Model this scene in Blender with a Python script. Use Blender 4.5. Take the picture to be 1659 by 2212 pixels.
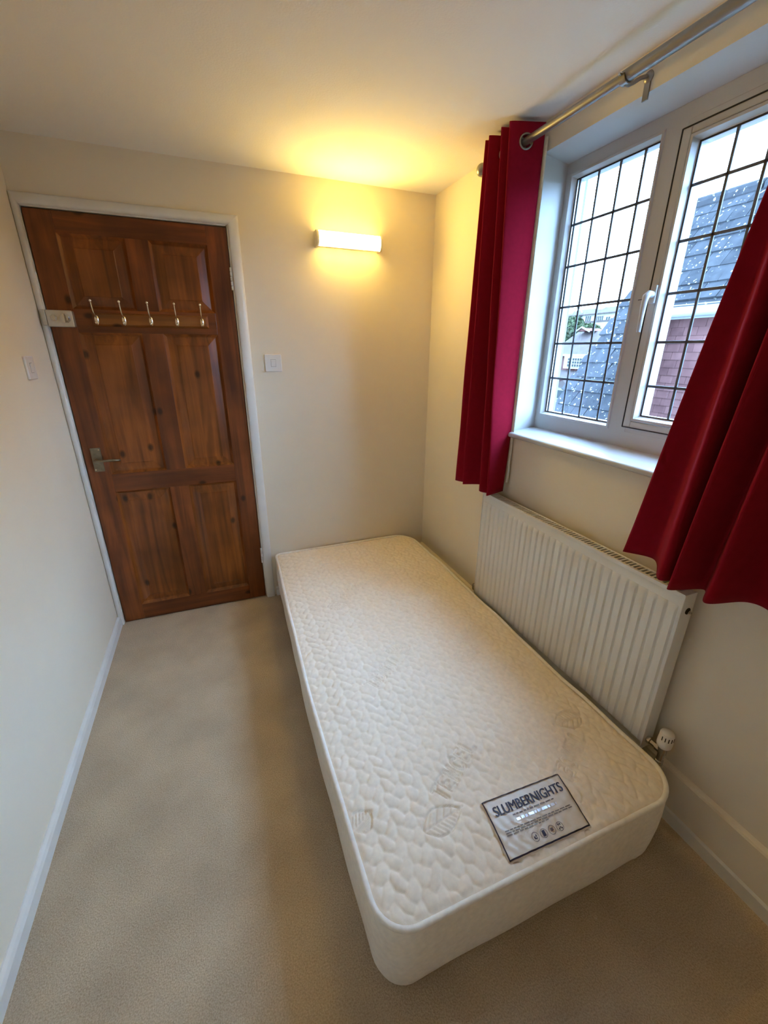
import bpy, bmesh, math, random
import numpy as np
from mathutils import Vector, Matrix

for o in list(bpy.data.objects):
    bpy.data.objects.remove(o)
scene = bpy.context.scene
COL = scene.collection
rnd = random.Random(7)
PI = math.pi

# ------------------------------------------------------------------ camera
F_PX, CX, CY = 910.648, 829.5, 1106.0          # for the 1659 x 2212 frame
CAM = np.array([0.6479, -2.4039, 1.4502])
ROT = np.array([[0.93045712, 0.34412893, 0.12579674],
                [-0.36635609, 0.86842937, 0.33408629],
                [0.00572317, -0.35693937, 0.93411002]])   # columns: right, forward, up
cam_data = bpy.data.cameras.new('camera')
cam_data.sensor_fit = 'HORIZONTAL'
cam_data.sensor_width = 36.0
cam_data.lens = 36.0 * F_PX / 1659.0
cam_data.clip_start = 0.02
cam_data.clip_end = 500
cam = bpy.data.objects.new('camera', cam_data)
COL.objects.link(cam)
m = Matrix.Identity(4)
for r in range(3):
    m[r][0] = ROT[r][0]; m[r][1] = ROT[r][2]; m[r][2] = -ROT[r][1]; m[r][3] = CAM[r]
cam.matrix_world = m
scene.camera = cam

# ------------------------------------------------------------------ light
world = bpy.data.worlds.new('sky')
scene.world = world
world.use_nodes = True
bg = world.node_tree.nodes['Background']
bg.inputs[0].default_value = (0.38, 0.62, 1.0, 1)     # bright overcast sky
bg.inputs[1].default_value = 11.5
LAMP_COLOR = (1.0, 0.69, 0.17)
LAMP_STRENGTH = 30.0
scene.view_settings.view_transform = 'Standard'
scene.view_settings.look = 'None'
scene.view_settings.gamma = 1.0
scene.view_settings.use_curve_mapping = False
scene.view_settings.exposure = 1.78


def px(u, v, ax, val):
    """point where the ray of photo pixel (u,v) meets the plane axis=val"""
    d = ROT @ np.array([(u - CX) / F_PX, 1.0, (CY - v) / F_PX])
    t = (val - CAM[ax]) / d[ax]
    return CAM + t * d


# ------------------------------------------------------------------ materials
def new_mat(name):
    mt = bpy.data.materials.new(name)
    mt.use_nodes = True
    nt = mt.node_tree
    return mt, nt, nt.nodes['Principled BSDF']


def plain(name, col, rough=0.6, metal=0.0, var=0.0, scale=20, bump=0.0, bscale=300, spec=None, coat=0.0, bdist=0.002):
    mt, nt, b = new_mat(name)
    b.inputs['Base Color'].default_value = (*col, 1)
    b.inputs['Roughness'].default_value = rough
    b.inputs['Metallic'].default_value = metal
    if spec is not None:
        b.inputs['Specular IOR Level'].default_value = spec
    if coat:
        b.inputs['Coat Weight'].default_value = coat
        b.inputs['Coat Roughness'].default_value = 0.15
    tc = nt.nodes.new('ShaderNodeTexCoord')
    if var:
        n = nt.nodes.new('ShaderNodeTexNoise'); n.inputs['Scale'].default_value = scale
        n.inputs['Detail'].default_value = 4
        nt.links.new(tc.outputs['Object'], n.inputs['Vector'])
        r = nt.nodes.new('ShaderNodeValToRGB')
        r.color_ramp.elements[0].position = 0.3; r.color_ramp.elements[1].position = 0.7
        r.color_ramp.elements[0].color = (*[c * (1 - var) for c in col], 1)
        r.color_ramp.elements[1].color = (*[min(1, c * (1 + var)) for c in col], 1)
        nt.links.new(n.outputs['Fac'], r.inputs['Fac'])
        nt.links.new(r.outputs['Color'], b.inputs['Base Color'])
    if bump:
        n2 = nt.nodes.new('ShaderNodeTexNoise'); n2.inputs['Scale'].default_value = bscale
        n2.inputs['Detail'].default_value = 3
        nt.links.new(tc.outputs['Object'], n2.inputs['Vector'])
        bp = nt.nodes.new('ShaderNodeBump'); bp.inputs['Strength'].default_value = bump
        bp.inputs['Distance'].default_value = bdist
        nt.links.new(n2.outputs['Fac'], bp.inputs['Height'])
        nt.links.new(bp.outputs['Normal'], b.inputs['Normal'])
    return mt


def wood(name, grain, dark, light, rough=0.35):
    """stained pine: long fibres along axis `grain` (0=x, 2=z), streaks and knots"""
    mt, nt, b = new_mat(name)
    tc = nt.nodes.new('ShaderNodeTexCoord')
    oi = nt.nodes.new('ShaderNodeObjectInfo')
    add = nt.nodes.new('ShaderNodeVectorMath'); add.operation = 'MULTIPLY_ADD'
    comb = nt.nodes.new('ShaderNodeCombineXYZ')
    for k in ('X', 'Y', 'Z'):
        nt.links.new(oi.outputs['Random'], comb.inputs[k])
    nt.links.new(comb.outputs[0], add.inputs[0]); add.inputs[1].default_value = (7, 7, 7)
    nt.links.new(tc.outputs['Object'], add.inputs[2])
    mp = nt.nodes.new('ShaderNodeMapping')
    sc = [28.0, 28.0, 28.0]; sc[grain] = 1.6
    mp.inputs['Scale'].default_value = sc
    nt.links.new(add.outputs[0], mp.inputs['Vector'])
    n = nt.nodes.new('ShaderNodeTexNoise'); n.inputs['Scale'].default_value = 1.0
    n.inputs['Detail'].default_value = 6; n.inputs['Distortion'].default_value = 0.8
    nt.links.new(mp.outputs[0], n.inputs['Vector'])
    r = nt.nodes.new('ShaderNodeValToRGB')
    e = r.color_ramp.elements
    e[0].position = 0.28; e[0].color = (*dark, 1)
    e[1].position = 0.75; e[1].color = (*light, 1)
    mid = r.color_ramp.elements.new(0.5)
    mid.color = (*[(a * 0.55 + c * 0.45) for a, c in zip(dark, light)], 1)
    nt.links.new(n.outputs['Fac'], r.inputs['Fac'])
    # cloudy stain
    n2 = nt.nodes.new('ShaderNodeTexNoise'); n2.inputs['Scale'].default_value = 4.0
    n2.inputs['Detail'].default_value = 3
    nt.links.new(add.outputs[0], n2.inputs['Vector'])
    r2 = nt.nodes.new('ShaderNodeValToRGB')
    r2.color_ramp.elements[0].position = 0.35; r2.color_ramp.elements[0].color = (0.55, 0.50, 0.48, 1)
    r2.color_ramp.elements[1].position = 0.65; r2.color_ramp.elements[1].color = (1.15, 1.1, 1.0, 1)
    nt.links.new(n2.outputs['Fac'], r2.inputs['Fac'])
    mul = nt.nodes.new('ShaderNodeMixRGB'); mul.blend_type = 'MULTIPLY'; mul.inputs[0].default_value = 0.85
    nt.links.new(r.outputs['Color'], mul.inputs[1]); nt.links.new(r2.outputs['Color'], mul.inputs[2])
    # knots
    sx = nt.nodes.new('ShaderNodeSeparateXYZ'); nt.links.new(add.outputs[0], sx.inputs[0])
    cx_ = nt.nodes.new('ShaderNodeCombineXYZ')
    nt.links.new(sx.outputs['X'], cx_.inputs['X']); nt.links.new(sx.outputs['Z'], cx_.inputs['Y'])
    mp2 = nt.nodes.new('ShaderNodeMapping'); s2 = [4.6, 3.0, 1] if grain == 2 else [3.0, 4.6, 1]
    mp2.inputs['Scale'].default_value = s2
    nt.links.new(cx_.outputs[0], mp2.inputs['Vector'])
    vo = nt.nodes.new('ShaderNodeTexVoronoi'); vo.voronoi_dimensions = '2D'; vo.inputs['Scale'].default_value = 1.0
    nt.links.new(mp2.outputs[0], vo.inputs['Vector'])
    r3 = nt.nodes.new('ShaderNodeValToRGB')
    r3.color_ramp.elements[0].position = 0.03; r3.color_ramp.elements[0].color = (0.12, 0.08, 0.06, 1)
    r3.color_ramp.elements[1].position = 0.075; r3.color_ramp.elements[1].color = (1, 1, 1, 1)
    nt.links.new(vo.outputs['Distance'], r3.inputs['Fac'])
    mul2 = nt.nodes.new('ShaderNodeMixRGB'); mul2.blend_type = 'MULTIPLY'; mul2.inputs[0].default_value = 0.9
    nt.links.new(mul.outputs[0], mul2.inputs[1]); nt.links.new(r3.outputs['Color'], mul2.inputs[2])
    nt.links.new(mul2.outputs[0], b.inputs['Base Color'])
    b.inputs['Roughness'].default_value = rough
    bp = nt.nodes.new('ShaderNodeBump'); bp.inputs['Strength'].default_value = 0.12
    bp.inputs['Distance'].default_value = 0.001
    nt.links.new(n.outputs['Fac'], bp.inputs['Height'])
    nt.links.new(bp.outputs['Normal'], b.inputs['Normal'])
    return mt


def carpet_mat():
    mt, nt, b = new_mat('beige_carpet')
    tc = nt.nodes.new('ShaderNodeTexCoord')
    n = nt.nodes.new('ShaderNodeTexNoise'); n.inputs['Scale'].default_value = 260; n.inputs['Detail'].default_value = 3
    n2 = nt.nodes.new('ShaderNodeTexNoise'); n2.inputs['Scale'].default_value = 5; n2.inputs['Detail'].default_value = 5
    nt.links.new(tc.outputs['Object'], n.inputs['Vector']); nt.links.new(tc.outputs['Object'], n2.inputs['Vector'])
    r = nt.nodes.new('ShaderNodeValToRGB')
    r.color_ramp.elements[0].position = 0.3; r.color_ramp.elements[0].color = (0.45, 0.345, 0.23, 1)
    r.color_ramp.elements[1].position = 0.7; r.color_ramp.elements[1].color = (0.65, 0.525, 0.38, 1)
    nt.links.new(n.outputs['Fac'], r.inputs['Fac'])
    r2 = nt.nodes.new('ShaderNodeValToRGB')
    r2.color_ramp.elements[0].position = 0.35; r2.color_ramp.elements[0].color = (0.88, 0.88, 0.88, 1)
    r2.color_ramp.elements[1].position = 0.65; r2.color_ramp.elements[1].color = (1.06, 1.06, 1.06, 1)
    nt.links.new(n2.outputs['Fac'], r2.inputs['Fac'])
    mul = nt.nodes.new('ShaderNodeMixRGB'); mul.blend_type = 'MULTIPLY'; mul.inputs[0].default_value = 1
    nt.links.new(r.outputs[0], mul.inputs[1]); nt.links.new(r2.outputs[0], mul.inputs[2])
    nt.links.new(mul.outputs[0], b.inputs['Base Color'])
    b.inputs['Roughness'].default_value = 1.0
    b.inputs['Specular IOR Level'].default_value = 0.1
    bp = nt.nodes.new('ShaderNodeBump'); bp.inputs['Strength'].default_value = 0.7; bp.inputs['Distance'].default_value = 0.004
    nt.links.new(n.outputs['Fac'], bp.inputs['Height']); nt.links.new(bp.outputs['Normal'], b.inputs['Normal'])
    return mt


def glass_mat():
    mt, nt, b = new_mat('window_glass')
    nt.nodes.remove(b)
    out = [n for n in nt.nodes if n.type == 'OUTPUT_MATERIAL'][0]
    t = nt.nodes.new('ShaderNodeBsdfTransparent'); t.inputs[0].default_value = (0.93, 0.97, 0.98, 1)
    g = nt.nodes.new('ShaderNodeBsdfGlossy'); g.inputs['Roughness'].default_value = 0.02
    fr = nt.nodes.new('ShaderNodeFresnel'); fr.inputs[0].default_value = 1.45
    mx = nt.nodes.new('ShaderNodeMixShader')
    nt.links.new(fr.outputs[0], mx.inputs[0]); nt.links.new(t.outputs[0], mx.inputs[1]); nt.links.new(g.outputs[0], mx.inputs[2])
    nt.links.new(mx.outputs[0], out.inputs[0])
    return mt


def emit_mat(name, col, s):
    mt, nt, b = new_mat(name)
    b.inputs['Base Color'].default_value = (0.9, 0.88, 0.8, 1)
    b.inputs['Emission Color'].default_value = (*col, 1)
    b.inputs['Emission Strength'].default_value = s
    b.inputs['Roughness'].default_value = 0.4
    return mt


def fabric(name, col, rough=0.75, sheen=0.3, bump=0.25, bscale=900):
    mt = plain(name, col, rough, 0, var=0.06, scale=60, bump=bump, bscale=bscale, spec=0.03, bdist=0.0008)
    b = mt.node_tree.nodes['Principled BSDF']
    b.inputs['Sheen Weight'].default_value = sheen
    b.inputs['Sheen Roughness'].default_value = 0.5
    return mt


def tile_mat(name, cols, lichen=None, lscale=14):
    """one colour per tile (object random), weathered, with pale lichen spots"""
    mt, nt, b = new_mat(name)
    oi = nt.nodes.new('ShaderNodeObjectInfo'); tc = nt.nodes.new('ShaderNodeTexCoord')
    geo = nt.nodes.new('ShaderNodeNewGeometry')
    r = nt.nodes.new('ShaderNodeValToRGB')
    r.color_ramp.elements[0].color = (*cols[0], 1); r.color_ramp.elements[1].color = (*cols[1], 1)
    ad = nt.nodes.new('ShaderNodeMath'); ad.operation = 'ADD'
    n = nt.nodes.new('ShaderNodeTexNoise'); n.inputs['Scale'].default_value = 9; n.inputs['Detail'].default_value = 6
    nt.links.new(geo.outputs['Position'], n.inputs['Vector'])
    ml = nt.nodes.new('ShaderNodeMath'); ml.operation = 'MULTIPLY_ADD'
    nt.links.new(oi.outputs['Random'], ml.inputs[0]); ml.inputs[1].default_value = 0.45; ml.inputs[2].default_value = -0.2
    nt.links.new(ml.outputs[0], ad.inputs[0]); nt.links.new(n.outputs['Fac'], ad.inputs[1])
    nt.links.new(ad.outputs[0], r.inputs['Fac'])
    last = r.outputs['Color']
    if lichen:
        n2 = nt.nodes.new('ShaderNodeTexNoise'); n2.inputs['Scale'].default_value = lscale; n2.inputs['Detail'].default_value = 2
        nt.links.new(geo.outputs['Position'], n2.inputs['Vector'])
        r2 = nt.nodes.new('ShaderNodeValToRGB')
        r2.color_ramp.elements[0].position = 0.65; r2.color_ramp.elements[0].color = (0, 0, 0, 1)
        r2.color_ramp.elements[1].position = 0.685; r2.color_ramp.elements[1].color = (1, 1, 1, 1)
        nt.links.new(n2.outputs['Fac'], r2.inputs['Fac'])
        mx = nt.nodes.new('ShaderNodeMixRGB'); mx.inputs[2].default_value = (*lichen, 1)
        nt.links.new(r2.outputs['Color'], mx.inputs[0]); nt.links.new(last, mx.inputs[1])
        last = mx.outputs[0]
    nt.links.new(last, b.inputs['Base Color'])
    b.inputs['Roughness'].default_value = 0.95
    b.inputs['Specular IOR Level'].default_value = 0.05
    return mt


M = {}
M['wall'] = plain('beige_wall_paint', (0.85, 0.76, 0.61), 0.85, var=0.02, scale=3, bump=0.12, bscale=180)
M['ceiling'] = plain('white_ceiling_paint', (0.89, 0.87, 0.83), 0.9, bump=0.3, bscale=160)
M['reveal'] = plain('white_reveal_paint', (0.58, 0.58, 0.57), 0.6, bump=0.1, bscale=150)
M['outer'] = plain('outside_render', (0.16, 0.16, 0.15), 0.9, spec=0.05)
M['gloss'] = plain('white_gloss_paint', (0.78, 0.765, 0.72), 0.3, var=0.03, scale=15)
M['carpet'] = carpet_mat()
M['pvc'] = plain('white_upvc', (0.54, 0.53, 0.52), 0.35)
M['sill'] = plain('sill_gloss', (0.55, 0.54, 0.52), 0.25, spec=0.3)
M['gasket'] = plain('black_rubber', (0.015, 0.015, 0.02), 0.6)
M['lead'] = plain('lead_strip', (0.10, 0.11, 0.13), 0.5, metal=0.4, var=0.1, scale=80)
M['glass'] = glass_mat()
M['wood_v'] = wood('stained_pine_upright', 2, (0.105, 0.024, 0.007), (0.33, 0.092, 0.021))
M['wood_h'] = wood('stained_pine_crosswise', 0, (0.100, 0.023, 0.007), (0.30, 0.082, 0.019))
M['wood_p'] = wood('stained_pine_panel', 2, (0.115, 0.029, 0.007), (0.39, 0.118, 0.023), 0.3)
M['rail_wood'] = wood('hook_rail_pine', 0, (0.16, 0.052, 0.011), (0.42, 0.155, 0.034))
M['brass'] = plain('aged_brass', (0.25, 0.21, 0.14), 0.42, metal=0.85, var=0.2, scale=40)
M['silver'] = plain('polished_nickel', (0.80, 0.76, 0.66), 0.22, metal=1.0)
M['steel'] = plain('satin_grey_metal', (0.62, 0.60, 0.53), 0.38, metal=0.75, var=0.06, scale=30)
M['rod'] = plain('brushed_nickel_rod', (0.33, 0.32, 0.30), 0.38, metal=0.9)
M['chrome'] = plain('chrome', (0.55, 0.55, 0.55), 0.2, metal=1.0)
M['switch'] = plain('white_switch_plastic', (0.82, 0.80, 0.77), 0.3)
M['dark'] = plain('dark_gap', (0.02, 0.018, 0.015), 0.8)
M['gapgrey'] = plain('grey_gap', (0.30, 0.28, 0.26), 0.7)
M['enamel'] = plain('radiator_enamel', (0.77, 0.76, 0.72), 0.28, var=0.015, scale=8)
M['trv'] = plain('valve_plastic', (0.78, 0.74, 0.68), 0.35)
M['quilt'] = fabric('knitted_cream_fabric', (0.90, 0.81, 0.68), 0.9, 0.2, 0.25, 700)
M['border'] = fabric('plain_cream_border_fabric', (0.88, 0.82, 0.72), 0.9, 0.2, 0.3, 500)
M['piping'] = fabric('cream_piping_tape', (0.86, 0.83, 0.76), 0.85, 0.2, 0.3, 1200)
M['label'] = plain('satin_label_cloth', (0.72, 0.65, 0.55), 0.32, var=0.03, scale=60)
M['ink'] = plain('navy_ink', (0.018, 0.020, 0.055), 0.5)
M['ink_soft'] = plain('grey_print', (0.22, 0.20, 0.19), 0.5)
M['foil'] = plain('silver_foil', (0.95, 0.95, 0.95), 0.4, metal=0.9)
M['curtain'] = fabric('crimson_curtain_fabric', (0.26, 0.007, 0.022), 0.9, 0.03, 0.2, 1100)
M['lining'] = fabric('cream_lining_fabric', (0.72, 0.68, 0.55), 0.85, 0.1)
M['lamp_glow'] = emit_mat('lit_diffuser', LAMP_COLOR, LAMP_STRENGTH)
M['lamp_cap'] = plain('lamp_end_cap', (0.78, 0.74, 0.62), 0.35)
M['roof_tile'] = tile_mat('grey_concrete_tile', ((0.008, 0.0085, 0.0095), (0.026, 0.027, 0.029)), (0.15, 0.15, 0.12), 22)
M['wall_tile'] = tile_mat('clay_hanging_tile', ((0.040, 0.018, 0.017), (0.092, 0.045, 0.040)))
M['house_white'] = plain('white_render', (0.15, 0.14, 0.11), 0.9, spec=0.05)
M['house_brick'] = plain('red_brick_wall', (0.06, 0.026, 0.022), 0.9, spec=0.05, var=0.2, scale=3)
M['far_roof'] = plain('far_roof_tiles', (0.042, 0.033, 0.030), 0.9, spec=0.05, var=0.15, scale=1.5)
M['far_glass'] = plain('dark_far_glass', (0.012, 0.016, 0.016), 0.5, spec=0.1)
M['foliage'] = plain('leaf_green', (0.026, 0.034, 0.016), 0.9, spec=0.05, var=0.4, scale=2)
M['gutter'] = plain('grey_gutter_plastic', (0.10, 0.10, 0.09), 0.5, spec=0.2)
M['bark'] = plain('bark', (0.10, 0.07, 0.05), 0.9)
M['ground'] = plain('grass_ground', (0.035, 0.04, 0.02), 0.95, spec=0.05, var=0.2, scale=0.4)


# ------------------------------------------------------------------ mesh helpers
class MB:
    def __init__(s):
        s.v = []; s.f = []

    def add(s, vs, fs):
        k = len(s.v)
        s.v += [tuple(map(float, p)) for p in vs]
        s.f += [tuple(i + k for i in f) for f in fs]
        return s

    def box(s, x0, x1, y0, y1, z0, z1):
        x0, x1 = min(x0, x1), max(x0, x1); y0, y1 = min(y0, y1), max(y0, y1); z0, z1 = min(z0, z1), max(z0, z1)
        return s.add([(x0, y0, z0), (x1, y0, z0), (x1, y1, z0), (x0, y1, z0), (x0, y0, z1), (x1, y0, z1), (x1, y1, z1), (x0, y1, z1)],
                     [(0, 3, 2, 1), (4, 5, 6, 7), (0, 1, 5, 4), (1, 2, 6, 5), (2, 3, 7, 6), (3, 0, 4, 7)])

    def hexa(s, p):
        """8 corners: bottom ring then top ring"""
        return s.add(p, [(0, 3, 2, 1), (4, 5, 6, 7), (0, 1, 5, 4), (1, 2, 6, 5), (2, 3, 7, 6), (3, 0, 4, 7)])

    def prism(s, prof, axis, a, b):
        """extrude closed 2D profile along axis from a to b; profile gives the other two coords in order"""
        n = len(prof)
        def P(q, t):
            if axis == 0: return (t, q[0], q[1])
            if axis == 1: return (q[0], t, q[1])
            return (q[0], q[1], t)
        vs = [P(q, a) for q in prof] + [P(q, b) for q in prof]
        fs = [tuple(range(n))[::-1], tuple(range(n, 2 * n))]
        fs += [(i, (i + 1) % n, n + (i + 1) % n, n + i) for i in range(n)]
        return s.add(vs, fs)

    def tube(s, path, r, n=12, cap=True, closed=False):
        P = [Vector(p) for p in path]; m_ = len(P)
        rs = r if hasattr(r, '__len__') else [r] * m_
        vs = []; ref = None
        for i in range(m_):
            if closed: t = P[(i + 1) % m_] - P[i - 1]
            else: t = P[min(i + 1, m_ - 1)] - P[max(i - 1, 0)]
            t.normalize()
            if ref is None:
                ref = Vector((0, 0, 1)) if abs(t.z) < 0.9 else Vector((1, 0, 0))
            a = ref - t * ref.dot(t); a.normalize(); ref = a
            b = t.cross(a)
            for k in range(n):
                th = 2 * PI * k / n
                vs.append(P[i] + (a * math.cos(th) + b * math.sin(th)) * rs[i])
        fs = []
        for i in range(m_ if closed else m_ - 1):
            j = (i + 1) % m_
            for k in range(n):
                fs.append((i * n + k, i * n + (k + 1) % n, j * n + (k + 1) % n, j * n + k))
        if cap and not closed:
            fs.append(tuple(range(n))[::-1]); fs.append(tuple((m_ - 1) * n + k for k in range(n)))
        return s.add(vs, fs)

    def lathe(s, prof, origin, axis, n=24):
        """prof: list of (radius, distance along axis)"""
        ax = Vector(axis).normalized()
        a = ax.orthogonal().normalized(); b = ax.cross(a); o = Vector(origin)
        vs = []
        for r, d in prof:
            for k in range(n):
                th = 2 * PI * k / n
                vs.append(o + ax * d + (a * math.cos(th) + b * math.sin(th)) * r)
        fs = []
        for i in range(len(prof) - 1):
            for k in range(n):
                fs.append((i * n + k, i * n + (k + 1) % n, (i + 1) * n + (k + 1) % n, (i + 1) * n + k))
        fs.append(tuple(range(n))[::-1]); fs.append(tuple((len(prof) - 1) * n + k for k in range(n)))
        return s.add(vs, fs)

    def grid(s, pts, nu, nv, closed_u=False):
        """pts row-major nv rows x nu cols"""
        fs = []
        for j in range(nv - 1):
            for i in range(nu if closed_u else nu - 1):
                k = (i + 1) % nu
                fs.append((j * nu + i, j * nu + k, (j + 1) * nu + k, (j + 1) * nu + i))
        return s.add(pts, fs)

    def mesh(s, name, mat, smooth=False, fix=True):
        me = bpy.data.meshes.new(name)
        me.from_pydata(s.v, [], s.f); me.update()
        if fix:
            bm = bmesh.new(); bm.from_mesh(me)
            bmesh.ops.recalc_face_normals(bm, faces=bm.faces)
            bm.to_mesh(me); bm.free()
        me.materials.append(mat)
        if smooth:
            me.polygons.foreach_set('use_smooth', [True] * len(me.polygons))
        return me

    def build(s, name, mat, parent=None, smooth=False, bevel=0, seg=2, auto=None, fix=True):
        me = s.mesh(name, mat, smooth, fix)
        o = bpy.data.objects.new(name, me)
        COL.objects.link(o)
        if parent is not None: attach(o, parent)
        if bevel:
            md = o.modifiers.new('bevel', 'BEVEL'); md.width = bevel; md.segments = seg
            md.limit_method = 'ANGLE'; md.angle_limit = math.radians(40); md.harden_normals = False
        if auto is not None:
            me.polygons.foreach_set('use_smooth', [True] * len(me.polygons))
            me.set_sharp_from_angle(angle=math.radians(auto))
        return o


def attach(o, p):
    o.parent = p
    o.matrix_parent_inverse = Matrix.Translation(p.location).inverted() if p.type == 'EMPTY' else Matrix.Identity(4)


def empty(name, loc):
    o = bpy.data.objects.new(name, None); o.empty_display_size = 0.1
    COL.objects.link(o); o.location = loc
    return o


def tag(o, label, cat, group=None, kind=None):
    o['label'] = label; o['category'] = cat
    if group: o['group'] = group
    if kind: o['kind'] = kind
    return o


def struct(o, label, cat):
    return tag(o, label, cat, kind='structure')


def inst(me, name, parent, loc, rot=(0, 0, 0), scale=(1, 1, 1)):
    o = bpy.data.objects.new(name, me); COL.objects.link(o)
    o.location = loc; o.rotation_euler = rot; o.scale = scale
    attach(o, parent)
    return o


def catmull(pts, sub):
    P = [np.array(p, float) for p in pts]
    P = [2 * P[0] - P[1]] + P + [2 * P[-1] - P[-2]]
    out = []
    for i in range(1, len(P) - 2):
        for k in range(sub):
            t = k / sub
            a, b, c, d = P[i - 1:i + 3]
            out.append(0.5 * (2 * b + (c - a) * t + (2 * a - 5 * b + 4 * c - d) * t * t + (3 * b - a - 3 * c + d) * t ** 3))
    out.append(P[-2])
    return np.array(out)


# ------------------------------------------------------------------ room shell
W, H, YF = 1.886, 2.2243, -2.72
WO = 2.066                                   # outer face of the window wall
OY0, OY1, OZ0, OZ1 = -0.842, -1.80, 1.10, 2.128   # window opening
struct(MB().box(-0.15, WO, YF - 0.15, 0.16, -0.12, 0).build('floor', M['carpet']), 'beige cut-pile carpet covering the bedroom floor', 'floor')
struct(MB().box(-0.15, WO, YF - 0.15, 0.16, H, H + 0.12).build('ceiling', M['ceiling']), 'plain white painted ceiling above the bed', 'ceiling')
struct(MB().box(-0.12, 0, YF - 0.12, 0.14, 0, H).build('wall_left', M['wall']), 'bare beige wall beside the door, holding a white switch', 'wall')
struct(MB().box(0, W, YF - 0.12, YF, 0, H).build('wall_front', M['wall']), 'plain beige wall facing the door wall', 'wall')
DX0, DX1, DZ1 = 0.027, 0.804, 1.982
wb = MB()
wb.box(0, 0.004, 0, 0.12, 0, H).box(0.004, DX1 + 0.03, 0, 0.12, DZ1 + 0.032, H).box(DX1 + 0.03, W, 0, 0.12, 0, H)
struct(wb.build('wall_back', M['wall']), 'beige wall with the brown panelled door and glowing lamp', 'wall')
wr = MB()
wr.box(W, WO, OY0, 0.12, 0, H)                     # beside the door wall
wr.box(W, WO, YF - 0.12, OY1, 0, H)                # other side
wr.box(W, WO, OY1, OY0, 0, OZ0)                    # below
wr.hexa([(W, OY1, OZ1), (WO, OY1, OZ1 - 0.026), (WO, OY0, OZ1 - 0.026), (W, OY0, OZ1),
         (W, OY1, H), (WO, OY1, H), (WO, OY0, H), (W, OY0, H)])
XO = WO + 0.036                                # outer leaf of the wall
for a_o in ((OY0 - 0.012, 0.3, -3.0, H + 0.5), (YF - 0.3, OY1 + 0.012, -3.0, H + 0.5), (OY1, OY0, -3.0, OZ0 + 0.03), (OY1, OY0, OZ1 - 0.04, H + 0.5)):
    wr.box(WO + 0.0005, XO, *a_o)
wall_r = wr.build('wall_right', M['wall'])
struct(wall_r, 'beige window wall above the white radiator', 'wall')
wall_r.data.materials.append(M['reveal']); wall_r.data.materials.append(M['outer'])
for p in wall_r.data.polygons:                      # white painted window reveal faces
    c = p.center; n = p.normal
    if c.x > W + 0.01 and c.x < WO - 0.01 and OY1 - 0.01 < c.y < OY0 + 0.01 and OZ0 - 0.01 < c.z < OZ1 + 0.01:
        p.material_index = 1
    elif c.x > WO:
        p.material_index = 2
# skirtings and the boxed ledge on the window wall
bp_ = [(0.0, 0), (0.017, 0), (0.017, 0.042), (0.012, 0.052), (0.004, 0.058), (0, 0.058)]
struct(MB().prism(bp_, 1, YF, -0.02).build('baseboard_left', M['gloss']), 'low white skirting board along the bare left wall', 'skirting')
struct(MB().prism([(W - q[0] * 1.1, q[1] * 1.05) for q in bp_], 1, YF, -0.02).build('baseboard_right', M['gloss']),
       'low white skirting board under the beige pipe boxing', 'skirting')
struct(MB().prism([(-q[0], q[1]) for q in bp_], 0, 0.87, W - 0.02).build('baseboard_back', M['gloss']),
       'low white skirting board behind the mattress head', 'skirting')
ledge = MB().prism([(W, 0.05), (W - 0.014, 0.05), (W - 0.014, 0.188), (W - 0.011, 0.195), (W, 0.203)], 1, YF, 0.0)
struct(ledge.build('trim_1', M['wall']), 'shallow beige boxed ledge running low along the window wall', 'boxing')

# ------------------------------------------------------------------ door
fr = empty('trim_2', (0.4, 0, 0))
struct(fr, 'white painted frame and architrave around the brown door', 'door frame')
AT = 0.018


def arch_prof(w):
    return [(0, 0), (0, -AT * 0.55), (0.004, -AT * 0.85), (w * 0.35, -AT), (w * 0.8, -AT), (w * 0.94, -AT * 0.8), (w, -AT * 0.4), (w, 0)]


def mitre(mb, prof, pts):
    """sweep profile (outward distance, y) round the open door path; pts given as inner corner + outward dir"""
    n = len(prof); vs = []
    for (x, z), (dx, dz) in pts:
        for d, y in prof:
            vs.append((x + dx * d, y, z + dz * d))
    fs = []
    for i in range(len(pts) - 1):
        for k in range(n):
            fs.append((i * n + k, i * n + (k + 1) % n, (i + 1) * n + (k + 1) % n, (i + 1) * n + k))
    fs.append(tuple(range(n))); fs.append(tuple((len(pts) - 1) * n + k for k in range(n))[::-1])
    return mb.add(vs, fs)


LW = 0.024       # left architrave is squeezed against the wall
ix0, ix1, iz = DX0 - 0.003, DX1 + 0.008, DZ1 + 0.008
pr = arch_prof(0.048)
kl = LW / 0.048
mitre(MB(), pr, [((ix0, 0), (-kl, 0)), ((ix0, iz), (-kl, 0.85))]).build('architrave', M['gloss'], fr, auto=50)
mitre(MB(), pr, [((ix0, iz), (-kl, 0.85)), ((ix1, iz), (1, 0.85))]).build('architrave', M['gloss'], fr, auto=50)
mitre(MB(), pr, [((ix1, iz), (1, 0.85)), ((ix1, 0), (1, 0))]).build('architrave', M['gloss'], fr, auto=50)
MB().box(0.005, DX0 - 0.002, -0.002, 0.115, 0, DZ1 + 0.03).build('lining', M['gloss'], fr)
MB().box(DX1 + 0.002, DX1 + 0.029, -0.002, 0.115, 0, DZ1 + 0.03).build('lining', M['gloss'], fr)
MB().box(DX0, DX1, -0.002, 0.115, DZ1 + 0.003, DZ1 + 0.03).build('lining', M['gloss'], fr)
MB().box(DX0 - .004, DX0 + .012, 0.0425, 0.056, 0.0, DZ1).build('door_stop', M['gloss'], fr)
MB().box(DX1 - .012, DX1 + .004, 0.0425, 0.056, 0.0, DZ1).build('door_stop', M['gloss'], fr)
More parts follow.
